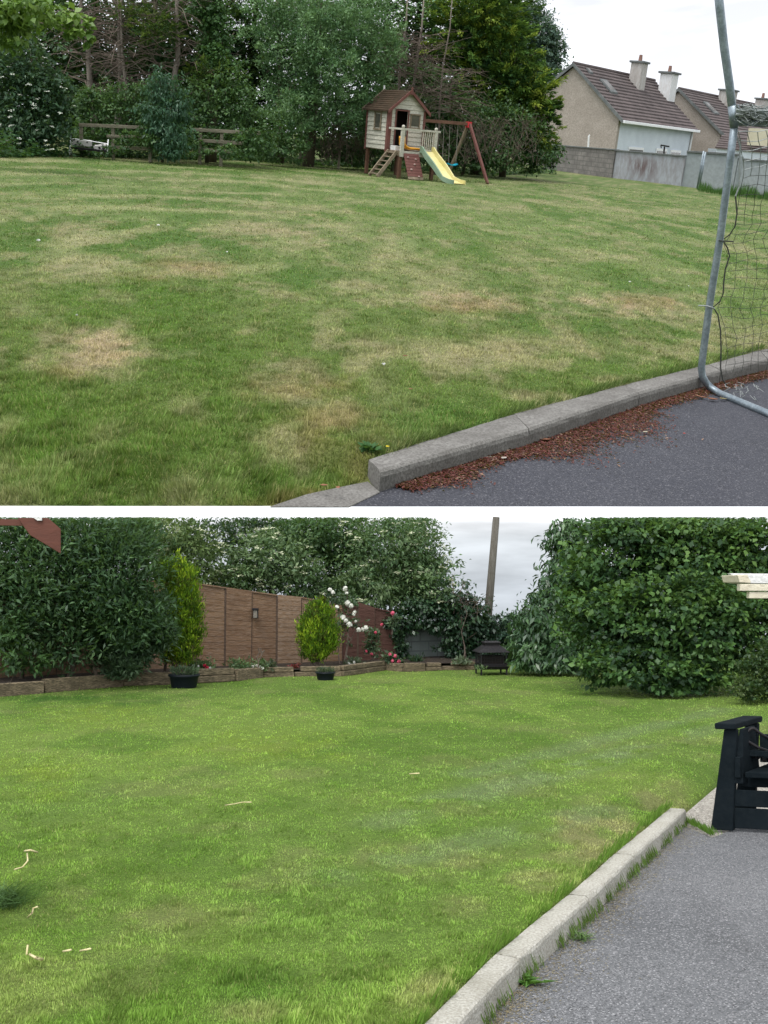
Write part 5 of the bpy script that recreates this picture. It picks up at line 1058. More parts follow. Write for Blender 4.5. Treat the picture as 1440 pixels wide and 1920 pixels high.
# swings: the second is a copy of the first with its parts
def swing(u0, label):
    t = thing(A, 'swing', label, 'swing', pt3(u0, bv, bz - .05), 'swings hanging from the playhouse beam')
    for du in (-.16, .16): mb = MB(); mb.tube([pt3(u0 + du, bv, bz - .045), pt3(u0 + du * .95, bv - .12, .52)], .011, 5); build(A, 'rope', mb, M_ROPE, t)
    mb = MB(); f2 = lambda a, b, c: pt3(u0 + a, bv - .12 + b, .46 + c + 1.2 * a * a)
    xs = [-.19, -.1, 0, .1, .19]
    for i in range(4): mb.hexa([f2(xs[i], -.07, 0), f2(xs[i + 1], -.07, 0), f2(xs[i + 1], .07, 0), f2(xs[i], .07, 0), f2(xs[i], -.07, .035), f2(xs[i + 1], -.07, .035), f2(xs[i + 1], .07, .035), f2(xs[i], .07, .035)])
    build(A, 'seat', mb, M_CYAN, t); return t
s1_ = swing(W_ + .86, 'swing with a cyan seat nearer to the slide'); s2_ = s1_.copy(); C.objects.link(s2_)
for c_ in list(s1_.children): d_ = c_.copy(); C.objects.link(d_); d_.parent = s2_
s2_['label'] = 'swing with a cyan seat nearer to the end frame'; s2_.matrix_world = Matrix.Translation((A.M.to_3x3() @ (pt3(W_ + 1.42, bv - .0, bz - .05) - pt3(W_ + .86, bv, bz - .05)))) @ s1_.matrix_world
# orange toy on the deck
ty = thing(A, 'toy_chute', 'orange plastic toy leaning on the playhouse deck beside the door', 'toy', pt3(.30, -.55, F0 - .03))
mb = MB(); pr = [(.16, .36), (.18, .16), (.26, .07), (.42, .02), (.62, .03), (.95, .02)]
for i in range(len(pr) - 1): mb.hexa([pt3(pr[i][0], -.64, F0 + pr[i][1]), pt3(pr[i + 1][0], -.64, F0 + pr[i + 1][1]), pt3(pr[i + 1][0], -.40, F0 + pr[i + 1][1]), pt3(pr[i][0], -.40, F0 + pr[i][1]), pt3(pr[i][0] + .03, -.64, F0 + pr[i][1] + .03), pt3(pr[i + 1][0] + .03, -.64, F0 + pr[i + 1][1] + .03), pt3(pr[i + 1][0] + .03, -.40, F0 + pr[i + 1][1] + .03), pt3(pr[i][0] + .03, -.40, F0 + pr[i][1] + .03)])
build(A, 'chute', mb, M_ORNG, ty)
for b_ in (-.67, -.39):
    mb = MB(); mb.tube([pt3(a + .03, b_, F0 + c + .05) for a, c in pr], .025 * sc, 6); build(A, 'side_rail', mb, M_ORNG, ty, smooth=True)
tb = pt3(.12, -.35, F0 - .03); mb = MB(); mb.box(lambda a, b, c: pf(.05 + a, -.40 + b, F0 - .03 + c), (0, 0, 0), (.17, .3, .14)); build(A, 'storage_tub', mb, M_WHITEP, base=tb, bevel=.01, label='white plastic tub in the playhouse doorway', cat='tub')
mb = MB(); c = A.G(846, 322, .0); mb.ball(c + Vector((0, 0, .05)), .09, 8, .8, .3); build(A, 'stone', mb, M_LITSTONE, base=c, label='dark lump on the grass under the right swing', cat='stone')
tufts(A, 'post_foot_grass', [pt3(-.1, -.9, 0), pt3(1.0, -1.4, 0), pt3(W_ + 2.3, -.9, 0)], .12, 700, .14, 55, (.07, .12, .03), 'long grass left standing round the playhouse feet')

# --- bench and rail fences at the left
bo = A.G(131, 293); bY = bo.y; q_ = lambda x, y, dy=0: A.P(x, y, bY + dy); be = thing(A, 'garden_bench', 'white metal garden bench with black and white patterned cushions, tilting, by the hedge', 'bench', bo)
for x0, x1, dy in ((130, 133, 0), (201, 203, .0)):
    mb = MB(); mb.tube([q_(x0, 293 if x0 < 150 else 292, dy), q_(x0 + 1, 275, dy), q_(x1, 255 if x0 < 150 else 262, dy + .15)], .018, 6); build(A, 'leg', mb, M_WFRAME, be)
    mb = MB(); mb.tube([q_(x0 + 3, 290, dy + .5), q_(x0 + 4, 277, dy + .45)], .018, 6); build(A, 'leg', mb, M_WFRAME, be)
mb = MB(); mb.prism([q_(134, 275), q_(200, 282), q_(200, 286), q_(134, 279)], (0, .4, 0)); build(A, 'seat', mb, M_IRON, be)
mb = MB(); mb.prism([q_(134, 262, .3), q_(172, 264, .3), q_(172, 276, .3), q_(134, 273, .3)], (0, .08, .02)); build(A, 'back_cushion', mb, M_CUSH, be, bevel=.02)
mb = MB(); mb.prism([q_(174, 273, .1), q_(198, 271, .1), q_(200, 282, .1), q_(176, 281, .1)], (0, .2, .02)); build(A, 'seat_cushion', mb, M_CUSH, be, bevel=.02)
mb = MB(); mb.tube([q_(134, 260, .32), q_(160, 263, .32), q_(202, 270, .3)], .014, 6); build(A, 'back_rail', mb, M_WFRAME, be)
def railfence(label, rails, posts, Y):
    a_ = A.P(rails[0][0], rails[0][1], Y); a_.z = 0; t = thing(A, 'rail_fence', label, 'fence', a_)
    for x0, y0, x1, y1, h in rails: mb = MB(); p0, p1 = A.P(x0, y0, Y), A.P(x1, y1, Y); mb.beam(p0, p1, .04, h / A.ppm(p0)); build(A, 'rail', mb, M_RAIL, t, bevel=.006)
    for x, y in posts: mb = MB(); p1 = A.P(x, y, Y + .06); mb.beam(low(p1, 0), p1, .09, .09); build(A, 'post', mb, M_RAIL, t, bevel=.006)
railfence('weathered rail fence behind the white bench, half swallowed by leaves', [(148, 234, 290, 240, 6), (200, 255, 290, 258, 5), (200, 276, 298, 280, 6)], [(152, 231), (212, 233), (282, 236)], 32.2)
railfence('open weathered rail fence right of the blue green shrub', [(362, 243, 488, 250, 6), (374, 263, 456, 269, 6), (380, 281, 442, 285, 6), (330, 280, 350, 281, 5)], [(376, 240), (416, 243)], 33.4)
railfence('short piece of rail fence left of the playhouse, in the brambles', [(560, 232, 690, 240, 4)], [(566, 229), (640, 234)], 39.0)

# --- block wall and rendered walls
def wallrun(name, label, pts, th, m, capm=None, cap=.06, parts=None, group=None):
    """pts: (px, py_base, py_top)"""
    base = [A.G(x, y, -.02) for x, y, _ in pts]; tops = [low(b_, A.zat(b_, t_)) for b_, (_, _, t_) in zip(base, pts)]
    w_ = thing(A, name, label, 'wall', base[0], group)
    for i in range(len(base) - 1):
        d = (base[i + 1] - base[i]).normalized(); nb_ = Vector((-d.y, d.x, 0)) * th
        mb = MB(); mb.hexa([base[i], base[i + 1], base[i + 1] + nb_, base[i] + nb_, tops[i], tops[i + 1], tops[i + 1] + nb_, tops[i] + nb_]); build(A, 'wall_face', mb, m, w_)
        if capm: mb = MB(); mb.beam(tops[i] + nb_ * .5 + Vector((0, 0, cap / 2 + .003)) - d * .0, tops[i + 1] + nb_ * .5 + Vector((0, 0, cap / 2 + .003)), th + .12, cap); build(A, 'coping', mb, capm, w_, bevel=.01)
    return w_, base, tops
bp0, bp1 = A.G(1020, 319), A.G(1146, 334)
M_BLKA = bricks('brown_grey_blocks', (.16, .15, .14), (.22, .205, .19), (.10, .095, .09), .45, .225, .018, rot=wall_dir(bp0, bp1))
wallrun('block_wall', 'low brownish grey concrete block wall below the first house', [(1018, 318, 272), (1146, 334, 282)], .22, M_BLKA, M_CAP)
rw, rb, rt = wallrun('rendered_wall', 'pale grey rendered wall with a large brown stain, right of the block wall', [(1147, 334, 283), (1276, 350, 294)], .2, M_RENDER, M_CAP)
wallrun('stepped_wall', 'taller bluish grey wall piece between the stained wall and the goal post', [(1277, 350, 286), (1372, 360, 292)], .2, M_RENDG, M_CAP, cap=.09)
wallrun('boundary_wall', 'low grey boundary wall behind the goal net at the right', [(1373, 360, 299), (1600, 388, 320)], .2, M_RENDG, M_CAP, cap=.07)
def stain(m, p0, p1, t0, t1, h):
    """ragged brown damp stain in the wall's own colour between two distances along it"""
    t = m.node_tree; b = t.nodes['Principled BSDF']; old = b.inputs['Base Color'].links[0].from_socket
    L_ = (p1 - p0).length; d = (p1 - p0).normalized(); tc_ = N(t, 'ShaderNodeTexCoord'); dt = N(t, 'ShaderNodeVectorMath', operation='DOT_PRODUCT'); dt.inputs[1].default_value = (d.x / L_, d.y / L_, 0)
    t.links.new(tc_.outputs['Object'], dt.inputs[0]); sx = N(t, 'ShaderNodeSeparateXYZ'); t.links.new(tc_.outputs['Object'], sx.inputs[0])
    def band(src, a, b_, soft):
        u1 = N(t, 'ShaderNodeMapRange'); u1.interpolation_type = 'SMOOTHSTEP'; u1.inputs[1].default_value = a - soft; u1.inputs[2].default_value = a + soft; t.links.new(src, u1.inputs[0])
        u2 = N(t, 'ShaderNodeMapRange'); u2.interpolation_type = 'SMOOTHSTEP'; u2.inputs[1].default_value = b_ + soft; u2.inputs[2].default_value = b_ - soft; t.links.new(src, u2.inputs[0])
        mm_ = N(t, 'ShaderNodeMath', operation='MULTIPLY'); t.links.new(u1.outputs[0], mm_.inputs[0]); t.links.new(u2.outputs[0], mm_.inputs[1]); return mm_.outputs[0]
    f = noise(t, 1.6, 6, .65, (3, 3, .8), .36, .56); a = band(dt.outputs['Value'], t0, t1, .14); c = band(sx.outputs[2], .25 * h, .85 * h, .3 * h)
    m1_ = N(t, 'ShaderNodeMath', operation='MULTIPLY'); t.links.new(f, m1_.inputs[0]); t.links.new(a, m1_.inputs[1])
    m2_ = N(t, 'ShaderNodeMath', operation='MULTIPLY'); t.links.new(m1_.outputs[0], m2_.inputs[0]); t.links.new(c, m2_.inputs[1])
    t.links.new(mixrgb(t, old, (.115, .085, .085), m2_.outputs[0]), b.inputs['Base Color'])
stain(M_RENDER, rb[0], rb[1], .22, .62, rt[0].z)
for px, pyb, pyt, lb in ((1313, 353, 283, 'left'), (1316.5, 354, 285, 'right')):
    p0 = A.G(px - 7, pyb + 1, 0); p1 = low(p0, A.zat(p0, pyt)); mb = MB(); mb.tube([p0 - Vector((0, .1, 0)), p1 - Vector((0, .1, 0))], .04, 8)
    build(A, 'steel_post', mb, M_GALV, base=p0, smooth=True, label=f'thin {lb} hand steel post of the pair against the tall wall piece', cat='post', group='steel posts against the wall')
pr0 = A.G(1376, 362, 0); mb = MB(); mb.beam(pr0 - Vector((0, .15, 0)), low(pr0, A.zat(pr0, 293)) - Vector((0, .15, 0)), .18, .12); build(A, 'wall_pier', mb, M_RENDG, base=pr0, bevel=.01, label='narrow grey pier of the wall just right of the goal post', cat='pier')
g = np.random.default_rng(77); n = 3500; xx = 1308 + 330 * g.random(n); P = np.array([list(A.G(x, 356 + (x - 1308) * .12 + g.random() * 5, 0)) for x in xx]); an = g.random(n) * 6.283
V = leaf_quads(P, np.stack([np.cos(an) * .5, np.sin(an) * .5, np.ones(n)], 1), np.stack([np.cos(an), np.sin(an), .3 * np.ones(n)], 1), .30 * (.4 + g.random(n)) * (.5 + vn(xx * .08, xx * 0, 3)), .022 * np.ones(n), .02, .3)
leafmesh(A, 'long_grass', V, np.repeat(np.array([.05, .12, .03]) * (.6 + .7 * g.random((n, 1))), 4, 0), GRASS, None, kind='stuff', label='strip of long green grass at the foot of the right wall', category='long grass')

# --- houses beyond the wall
def house(label, apex, eave, ridge_end, Y, yaw, hs, chims, sk, front=True, wallm=M_PEB, blue=M_PBLUE, drop=9.0):
    """apex, eave: picture points of the gable's apex and its near eave corner; ridge_end: column where the ridge ends"""
    g_ = Vector((math.cos(yaw), -math.sin(yaw), 0)).normalized()      # along the gable, towards the near eave
    e_ = Vector((math.sin(yaw), math.cos(yaw), 0))                    # along the eave, away from the viewer
    p0 = A.P(eave[0], eave[1], Y)
    # distance back along the gable to the column of the apex
    lo, hi = 0, 30
    for _ in range(40):
        m_ = (lo + hi) / 2; q = p0 - g_ * m_; z_ = A.zat(q, apex[1]); X = A.pix((q.x, q.y, z_))[0]
        if X > apex[0]: lo = m_
        else: hi = m_
    hw = m_; za = z_; ze = p0.z
    lo, hi = 0, 60
    for _ in range(40):
        m_ = (lo + hi) / 2; q = p0 - g_ * hw + e_ * m_; X = A.pix((q.x, q.y, za))[0]
        if X < ridge_end: lo = m_
        else: hi = m_
    Ln = m_
    c0 = low(p0, 0); f = lambda a, b, c: c0 - g_ * a + e_ * b + Vector((0, 0, c))
    t = thing(A, 'house', label, 'house', f(hw, 0, 0))
    z0 = ze - drop * .25
    ins = .18
    mb = MB(); mb.prism([f(ins, 0, -1), f(2 * hw - ins, 0, -1), f(2 * hw - ins, 0, ze), f(hw, 0, za - .12), f(ins, 0, ze)], e_ * .3); build(A, 'gable_wall', mb, wallm, t)
    mb = MB(); mb.prism([f(ins, Ln - .3, -1), f(2 * hw - ins, Ln - .3, -1), f(2 * hw - ins, Ln - .3, ze), f(hw, Ln - .3, za - .12), f(ins, Ln - .3, ze)], e_ * .3); build(A, 'gable_wall', mb, wallm, t)
    mb = MB(); mb.hexa([f(ins, .302, -1), f(ins + .25, .302, -1), f(ins + .25, Ln - .302, -1), f(ins, Ln - .302, -1), f(ins, .302, ze - .02), f(ins + .25, .302, ze - .02), f(ins + .25, Ln - .302, ze - .02), f(ins, Ln - .302, ze - .02)]); build(A, 'front_wall', mb, blue, t)
    mb = MB(); mb.hexa([f(2 * hw - ins - .25, .302, -1), f(2 * hw - ins, .302, -1), f(2 * hw - ins, Ln - .302, -1), f(2 * hw - ins - .25, Ln - .302, -1), f(2 * hw - ins - .25, .302, ze), f(2 * hw - ins, .302, ze), f(2 * hw - ins, Ln - .302, ze), f(2 * hw - ins - .25, Ln - .302, ze)]); build(A, 'back_wall', mb, wallm, t)
    for s_ in (0, 1):
        mb = MB(); n_ = 15; a_e = -.15 if s_ == 0 else 2 * hw + .15; zs = ze - .15 * (za - ze) / hw
        rd_ = random.Random(7)
        for i in range(n_):
            t0, t1 = i / n_, (i + 1.0) / n_; a0 = a_e + (hw - a_e) * t0; a1 = a_e + (hw - a_e) * t1; q0 = zs + (za - zs) * t0; q1 = zs + (za - zs) * t1
            mb.hexa([f(a0, -.14, q0), f(a1, -.14, q1), f(a1, Ln + .1, q1), f(a0, Ln + .1, q0), f(a0, -.14, q0 + .13), f(a1, -.14, q1 + .05), f(a1, Ln + .1, q1 + .05), f(a0, Ln + .1, q0 + .13)])
        build(A, 'roof', mb, M_TILE, t)
        mb = MB(); mb.prism([f(a_e, -.2, zs - .10), f(hw, -.2, za - .10), f(hw, -.2, za + .10), f(a_e, -.2, zs + .13)], e_ * .05); build(A, 'bargeboard', mb, M_CAP, t)
    mb = MB(); mb.tube([f(hw, -.15, za + .07), f(hw, Ln + .1, za + .07)], .10, 8); build(A, 'ridge', mb, M_TILE, t)
    if front:
        mb = MB(); mb.beam(f(-.2, -.16, ze - .12), f(-.2, Ln + .15, ze - .12), .14, .16); build(A, 'gutter', mb, M_WFRAME, t, bevel=.02)
        mb = MB(); mb.tube([f(ins - .08, Ln - .25, ze - .2), f(ins - .08, Ln - .25, 0)], .06, 6); build(A, 'downpipe', mb, M_WFRAME, t)
    sl_ = (za - ze) / hw
    for (cx_, ct, cw_, cm, a_c) in chims:      # column, row of the top, width px, material, distance from the ridge
        lo, hi = 0, Ln + 2
        for _ in range(30):
            m_ = (lo + hi) / 2; q = f(hw - a_c, m_, za)
            if A.pix(q)[0] < cx_: lo = m_
            else: hi = m_
        zt = A.zat(f(hw - a_c, m_, 0), ct); wd = cw_ / A.ppm(f(hw, m_, za)) * .5
        ch_ = MB(); bx = lambda a, b, c: f(hw - a_c + a, m_ + b, c); ch_.box(bx, (-wd * .62, -wd * .75, za - sl_ * a_c - wd * sl_ - .2), (wd * .62, wd * .75, zt - .12)); co = build(A, 'chimney', ch_, cm, t, bevel=.01)
        mb = MB(); mb.box(bx, (-wd * .62 - .1, -wd * .75 - .1, zt - .118), (wd * .62 + .1, wd * .75 + .1, zt)); build(A, 'cap', mb, M_CAP, co, bevel=.01)
        mb = MB(); mb.tube([bx(0, 0, zt), bx(0, 0, zt + .38)], [.13, .10], 10); build(A, 'chimney_pot', mb, M_POT, co)
    for (b0, b1, t0, t1) in sk:
        a0, a1 = hw * t0, hw * t1; g2 = lambda a, b, k_: f(a, b, ze + a * sl_ + .12 + k_)
        mb = MB(); mb.hexa([g2(a0, b0, -.05), g2(a0, b1, -.05), g2(a1, b1, -.05), g2(a1, b0, -.05), g2(a0, b0, .08), g2(a0, b1, .08), g2(a1, b1, .08), g2(a1, b0, .08)]); so_ = build(A, 'roof_window', mb, M_CAP, t)
        i_ = .15; mb = MB(); A0, A1, B0, B1 = a0 + (a1 - a0) * i_, a1 - (a1 - a0) * i_, b0 + (b1 - b0) * i_, b1 - (b1 - b0) * i_
        mb.hexa([g2(A0, B0, .06), g2(A0, B1, .06), g2(A1, B1, .06), g2(A1, B0, .06), g2(A0, B0, .10), g2(A0, B1, .10), g2(A1, B1, .10), g2(A1, B0, .10)]); build(A, 'pane', mb, M_GLASS, so_)
    return t, f, hw, Ln, ze, za
def colb(f, a, z, px, hi=40):
    lo = -5
    for _ in range(40):
        m_ = (lo + hi) / 2
        if A.pix(f(a, m_, z))[0] < px: lo = m_
        else: hi = m_
    return m_
h1, f1_, hw1, L1, ze1, za1 = house('house with pebbledash gable, pale blue front and two tall chimneys behind the block wall', (1077, 121), (1166, 224), 1226, 66, R(34), 0, [(1196, 115, 36, M_CHIM, .75)], [(1.6, 2.6, .48, .72), (.9, 1.35, .82, .90)])
# end chimney at the far gable, windows on the blue front
bq = L1 - .2
mb = MB(); ch_ = lambda a, b, c: f1_(hw1 - 1.2 + a, L1 - .5 + b, c); zt = A.zat(ch_(0, 0, 0), 135)
mb.box(ch_, (-.42, -.45, za1 - 2.2), (.42, .65, zt - .12)); co = build(A, 'chimney', mb, M_CHIMW, h1, bevel=.01)
mb = MB(); mb.box(ch_, (-.55, -.58, zt - .118), (.55, .78, zt)); build(A, 'cap', mb, M_CAP, co, bevel=.01)
mb = MB(); mb.tube([ch_(0, 0, zt), ch_(0, 0, zt + .38)], [.13, .10], 10); build(A, 'chimney_pot', mb, M_POT, co)
for x0, x1, yt in ((1178, 1206, 275), (1230, 1250, 278), (1257, 1276, 281)):
    zt_ = A.zat(f1_(.18, colb(f1_, .18, ze1 - 2, x0), 0), yt); b0 = colb(f1_, .18, zt_, x0); b1 = colb(f1_, .18, zt_, x1)
    mb = MB(); mb.hexa([f1_(.12, b0, zt_ - 1.1), f1_(.12, b1, zt_ - 1.1), f1_(.178, b1, zt_ - 1.1), f1_(.178, b0, zt_ - 1.1), f1_(.12, b0, zt_), f1_(.12, b1, zt_), f1_(.178, b1, zt_), f1_(.178, b0, zt_)]); wo = build(A, 'window', mb, M_WFRAME, h1)
    mb = MB(); mb.hexa([f1_(.10, b0 + .12, zt_ - 1), f1_(.10, b1 - .12, zt_ - 1), f1_(.118, b1 - .12, zt_ - 1), f1_(.118, b0 + .12, zt_ - 1), f1_(.10, b0 + .12, zt_ - .14), f1_(.10, b1 - .12, zt_ - .14), f1_(.118, b1 - .12, zt_ - .14), f1_(.118, b0 + .12, zt_ - .14)]); build(A, 'pane', mb, M_GLASS, wo)
q = A.P(1103, 275, 65.2); mb = MB(); mb.tube([q, A.P(1104, 255, 65.2), A.P(1106, 253, 65.2)], .05, 6); mb.tube([q, low(q, 0)], .05, 6); build(A, 'vent_pipe', mb, M_WFRAME, h1)
h2, f2_, hw2, L2, ze2, za2 = house('second house with pebbledash gable, partly hidden by the goal post', (1274, 168), (1356, 252), 1445, 78, R(34), 0, [(1364, 168, 40, M_CHIM, .7)], [(2.2, 3.2, .45, .72)], front=True, blue=M_PEB)
h3, f3_, hw3, L3, ze3, za3 = house('third house of the row at the far right edge behind the net', (1412, 205), (1490, 280), 1560, 90, R(34), 0, [(1424, 184, 30, M_CHIM, .6)], [], blue=M_PEB)
# low lean-to annex between the houses
ax = thing(A, 'annex', 'low tiled annex with a cream panel behind the net, below the second house', 'building', low(A.P(1380, 300, 71), 0)); aP = lambda x, y, dy=0: A.P(x, y, 71 + dy)
mb = MB()
for i in range(6):
    t0, t1 = i / 6, (i + 1) / 6; L_ = lambda t, dz: aP(1341 + 13 * t, 278 - 24 * t + dz, 1.6 * t); R_ = lambda t, dz: aP(1640, 305 - 24 * t + dz, 1.6 * t)
    mb.hexa([L_(t0, 0), R_(t0, 0), R_(t1, 0), L_(t1, 0), L_(t0, -3.0), R_(t0, -3.0), R_(t1, -1.2), L_(t1, -1.2)])
build(A, 'roof', mb, M_TILE, ax)
mb = MB(); mb.prism([aP(1343, 279, .1), aP(1640, 306, .1), aP(1640, 335, .1), aP(1343, 335, .1)], (0, 2, 0)); build(A, 'wall', mb, M_PBLUE, ax)
mb = MB(); mb.prism([aP(1406, 240, -.2), aP(1440, 242, -.2), aP(1440, 274, -.2), aP(1403, 272, -.2)], (0, .3, 0)); build(A, 'dormer_panel', mb, M_CREAM, ax)
# clothes post
cp = A.P(1246, 300, 62); mb = MB(); mb.tube([low(cp, 0), A.P(1246, 275, 62)], .045, 6); mb.tube([A.P(1239, 272, 62), A.P(1255, 275, 62)], .04, 6); mb.tube([A.P(1239, 272, 62), A.P(1240, 278, 62)], .03, 6); build(A, 'clothes_post', mb, M_IRON, base=low(cp, 0), label='black T shaped clothes post in front of the blue house wall', cat='clothes post')

# --- woodland behind the upper lawn
def treeA(name, label, cat, px, Y, blobs, n, L, asp, cols, trunk=None, **k): return tree(A, name, label, cat, gz(A, px, 0, Y), blobs, n, L, asp, cols, trunk=trunk, **k)
treeA('elder_bush', 'dark elder bush with scattered white flower heads at the far left of the upper lawn', 'bush', 70, 31, [(60, 200, 75, 90, 31, .7), (40, 120, 70, 70, 31.2, .7), (84, 240, 44, 50, 30.9, .7), (0, 200, 60, 110, 31, .7), (100, 165, 42, 46, 31, .7), (30, 265, 60, 35, 30.6, .6)], 15000, 9, .45, [(.018, .05, .026), (.035, .085, .04), (.065, .13, .06)], trunk=[(gz(A, 60, 0, 31.3), A.P(60, 110, 31.3), .12)], seed=101, per=34, fl=([(60, 200, 70, 85, 30.4, .6), (40, 120, 50, 60, 30.6, .6), (105, 225, 40, 55, 30.2, .6)], 46, 4.5, (.6, .63, .55)))
treeA('overhanging_tree', 'near tree whose yellow green leafy bough hangs in at the top left corner', 'tree', -120, 24, [(60, 20, 80, 30, 24, .8), (140, 45, 26, 30, 24, .7), (20, 60, 40, 40, 24, .7), (165, 72, 10, 16, 24, .7), (-20, 20, 60, 50, 24, .8)], 2600, 13, .75, [(.06, .13, .02), (.11, .20, .03), (.17, .26, .05)], trunk=[(gz(A, -120, 0, 24), A.P(-60, -40, 24), .2)], seed=102, per=20, droop=.7)
mb = MB()
CON = [(.015, .04, .015), (.03, .07, .02), (.07, .115, .02)]
DKG = [(.010, .030, .012), (.022, .055, .020), (.042, .085, .032)]
def deadconifer(label, px, Y, r, nt_, seed, x1=None, tufts_=()):
    t = thing(A, 'bare_conifer', label, 'tree', gz(A, px, 0, Y), 'bare lower trunks at the left of the woodland'); b0 = gz(A, px, 0, Y); b1 = A.P(x1 or px, -40, Y); rd_ = random.Random(seed)
    mb = MB(); branchy(mb, b0, b1, r, 2, .12, rnd=rd_); build(A, 'trunk', mb, M_BARKG, t, smooth=True)
    mb = MB(); twigs(mb, b0.lerp(b1, .32), b1, nt_, 1.7, .016, .3, rnd=rd_); build(A, 'dead_twigs', mb, M_TWIG, t)
    if tufts_: crown(A, t, 'crown', [(x, y, rx, ry, Y - .5, .8) for x, y, rx, ry in tufts_], int(sum(rx * ry for _, _, rx, ry in tufts_) * 1.6), 6, .35, CON + [(.12, .17, .025)], NEEDLE, style='spray', seed=seed, per=26)
deadconifer('leaning bare trunk with fine dead twigs above the elder bush', 178, 35, .13, 90, 1, 150)
deadconifer('straight bare trunk full of dead side twigs behind the bench', 224, 35.5, .13, 110, 2, 221)
deadconifer('thin pale crooked bare trunk next to the straight one', 243, 34.6, .07, 70, 3, 226)
deadconifer('bare brown trunk carrying one green spray of foliage near the top', 330, 35, .13, 80, 4, 331, [(290, 48, 38, 26), (250, 20, 30, 16), (315, 62, 24, 14)])
treeA('ivy_clad_tree', 'tree clad in bright green ivy right of the bare trunks', 'tree', 405, 35.5, [(400, 60, 32, 60, 35.5, .7), (412, 120, 30, 36, 35.2, .7), (390, 10, 40, 40, 35.5, .7), (385, 100, 16, 20, 35.2, .7)], 7500, 6, .8, [(.025, .07, .022), (.05, .12, .035), (.08, .17, .05)], trunk=[(gz(A, 405, 0, 35.8), A.P(405, 0, 35.8), .16)], seed=103, per=30)
treeA('young_cypress', 'small yellow green cypress spray below the ivy clad tree', 'conifer', 395, 34.8, [(400, 142, 44, 22, 34.8, .7), (375, 132, 24, 14, 34.6, .7)], 2600, 6, .35, CON + [(.11, .16, .025)], trunk=[(gz(A, 395, 0, 35), A.P(395, 125, 35), .07)], m=NEEDLE, style='spray', seed=104, per=26)
treeA('hedge_shrubs', 'mass of dark leafy hedge shrubs behind the rail fences', 'hedge', 230, 34, [(200, 215, 60, 50, 33.6, .6), (190, 260, 60, 30, 33.2, .5), (250, 190, 50, 40, 34, .6), (370, 190, 50, 50, 34.2, .6), (430, 200, 50, 60, 34.4, .6), (400, 262, 80, 26, 34.0, .5), (480, 250, 50, 50, 35, .6), (300, 262, 80, 30, 33.2, .5), (520, 270, 60, 35, 37, .5), (262, 262, 46, 18, 31.9, .4), (215, 285, 40, 8, 31.8, .4), (470, 262, 36, 26, 33.0, .4), (430, 284, 40, 10, 32.8, .4), (268, 238, 14, 8, 31.9, .5), (160, 190, 35, 30, 33.6, .6), (440, 150, 30, 40, 35, .6)], 24000, 6.5, .55, [(.022, .06, .02), (.05, .115, .034), (.095, .175, .058)], trunk=[(gz(A, 230, 0, 34.2), A.P(240, 190, 34.2), .07)], seed=105, per=36)
treeA('young_ash', 'blue green young tree with drooping leaves between the two rail fences', 'tree', 305, 32.6, [(300, 165, 34, 38, 32.4, .8), (300, 215, 46, 36, 32.2, .7), (315, 255, 40, 36, 32.0, .6), (325, 285, 22, 14, 31.8, .6), (340, 200, 20, 30, 32.2, .6)], 6500, 8, .33, [(.02, .065, .034), (.04, .105, .055), (.06, .14, .075)], trunk=[(gz(A, 308, 0, 32.8), A.P(300, 150, 32.6), .05)], style='droop', seed=106, per=24)
treeA('large_willow', 'huge grey green fine-leaved tree filling the middle of the woodland', 'tree', 590, 38.5, [(600, 70, 110, 90, 38.5, .6), (585, 60, 40, 60, 37.4, .7), (660, 50, 36, 50, 37.6, .7), (625, 130, 40, 50, 37.2, .7), (545, 200, 36, 40, 37.2, .7), (530, 120, 50, 110, 38.8, .7), (640, 170, 90, 80, 38.2, .6), (700, 80, 60, 80, 38.5, .6), (560, 220, 60, 60, 38, .6), (700, 220, 40, 60, 38.8, .5), (500, 40, 50, 60, 39, .6), (610, 0, 150, 50, 38.6, .6)], 52000, 6, .4, [(.038, .10, .042), (.09, .19, .075), (.175, .30, .13)], trunk=[(gz(A, 595, 0, 39), A.P(600, 0, 39), .22), (gz(A, 540, 0, 39.5), A.P(520, 0, 39.5), .14)], style='willow', seed=107, per=110, sig=.12, fill=.2, mixk=1.0, flat=.8)
# right: dead tangle and golden cypress
def tangle(label, xs, Y, y0, y1, nt_, seed, r=.08):
    t = thing(A, 'dead_conifer', label, 'tree', gz(A, xs[0], 0, Y), 'dead conifers right of the big grey green tree'); rd_ = random.Random(seed); mb = MB(); m2_ = MB()
    for x in xs: b0, b1 = gz(A, x, 0, Y), A.P(x + 4, -20, Y); branchy(mb, b0, b1, r, 2, .12, rnd=rd_); twigs(m2_, A.P(x, y1, Y - .4), A.P(x + 2, y0, Y - .4), nt_, 1.5, .014, .1, rnd=rd_)
    build(A, 'trunk', mb, M_BARKG, t, smooth=True); build(A, 'dead_twigs', m2_, M_TWIG, t)
tangle('dead conifer trunk with a brown tangle of twigs behind the playhouse roof', [762], 40.5, 60, 180, 80, 11)
tangle('dead conifer trunk nearer to the golden cypress, with a brown tangle', [792], 40.8, 60, 185, 80, 12)
tangle('low brown tangle of dead twigs above the swing beam', [845], 41, 130, 215, 90, 13, .05)
gc = [(.018, .055, .024), (.045, .11, .03), (.11, .20, .035), (.26, .32, .045)]
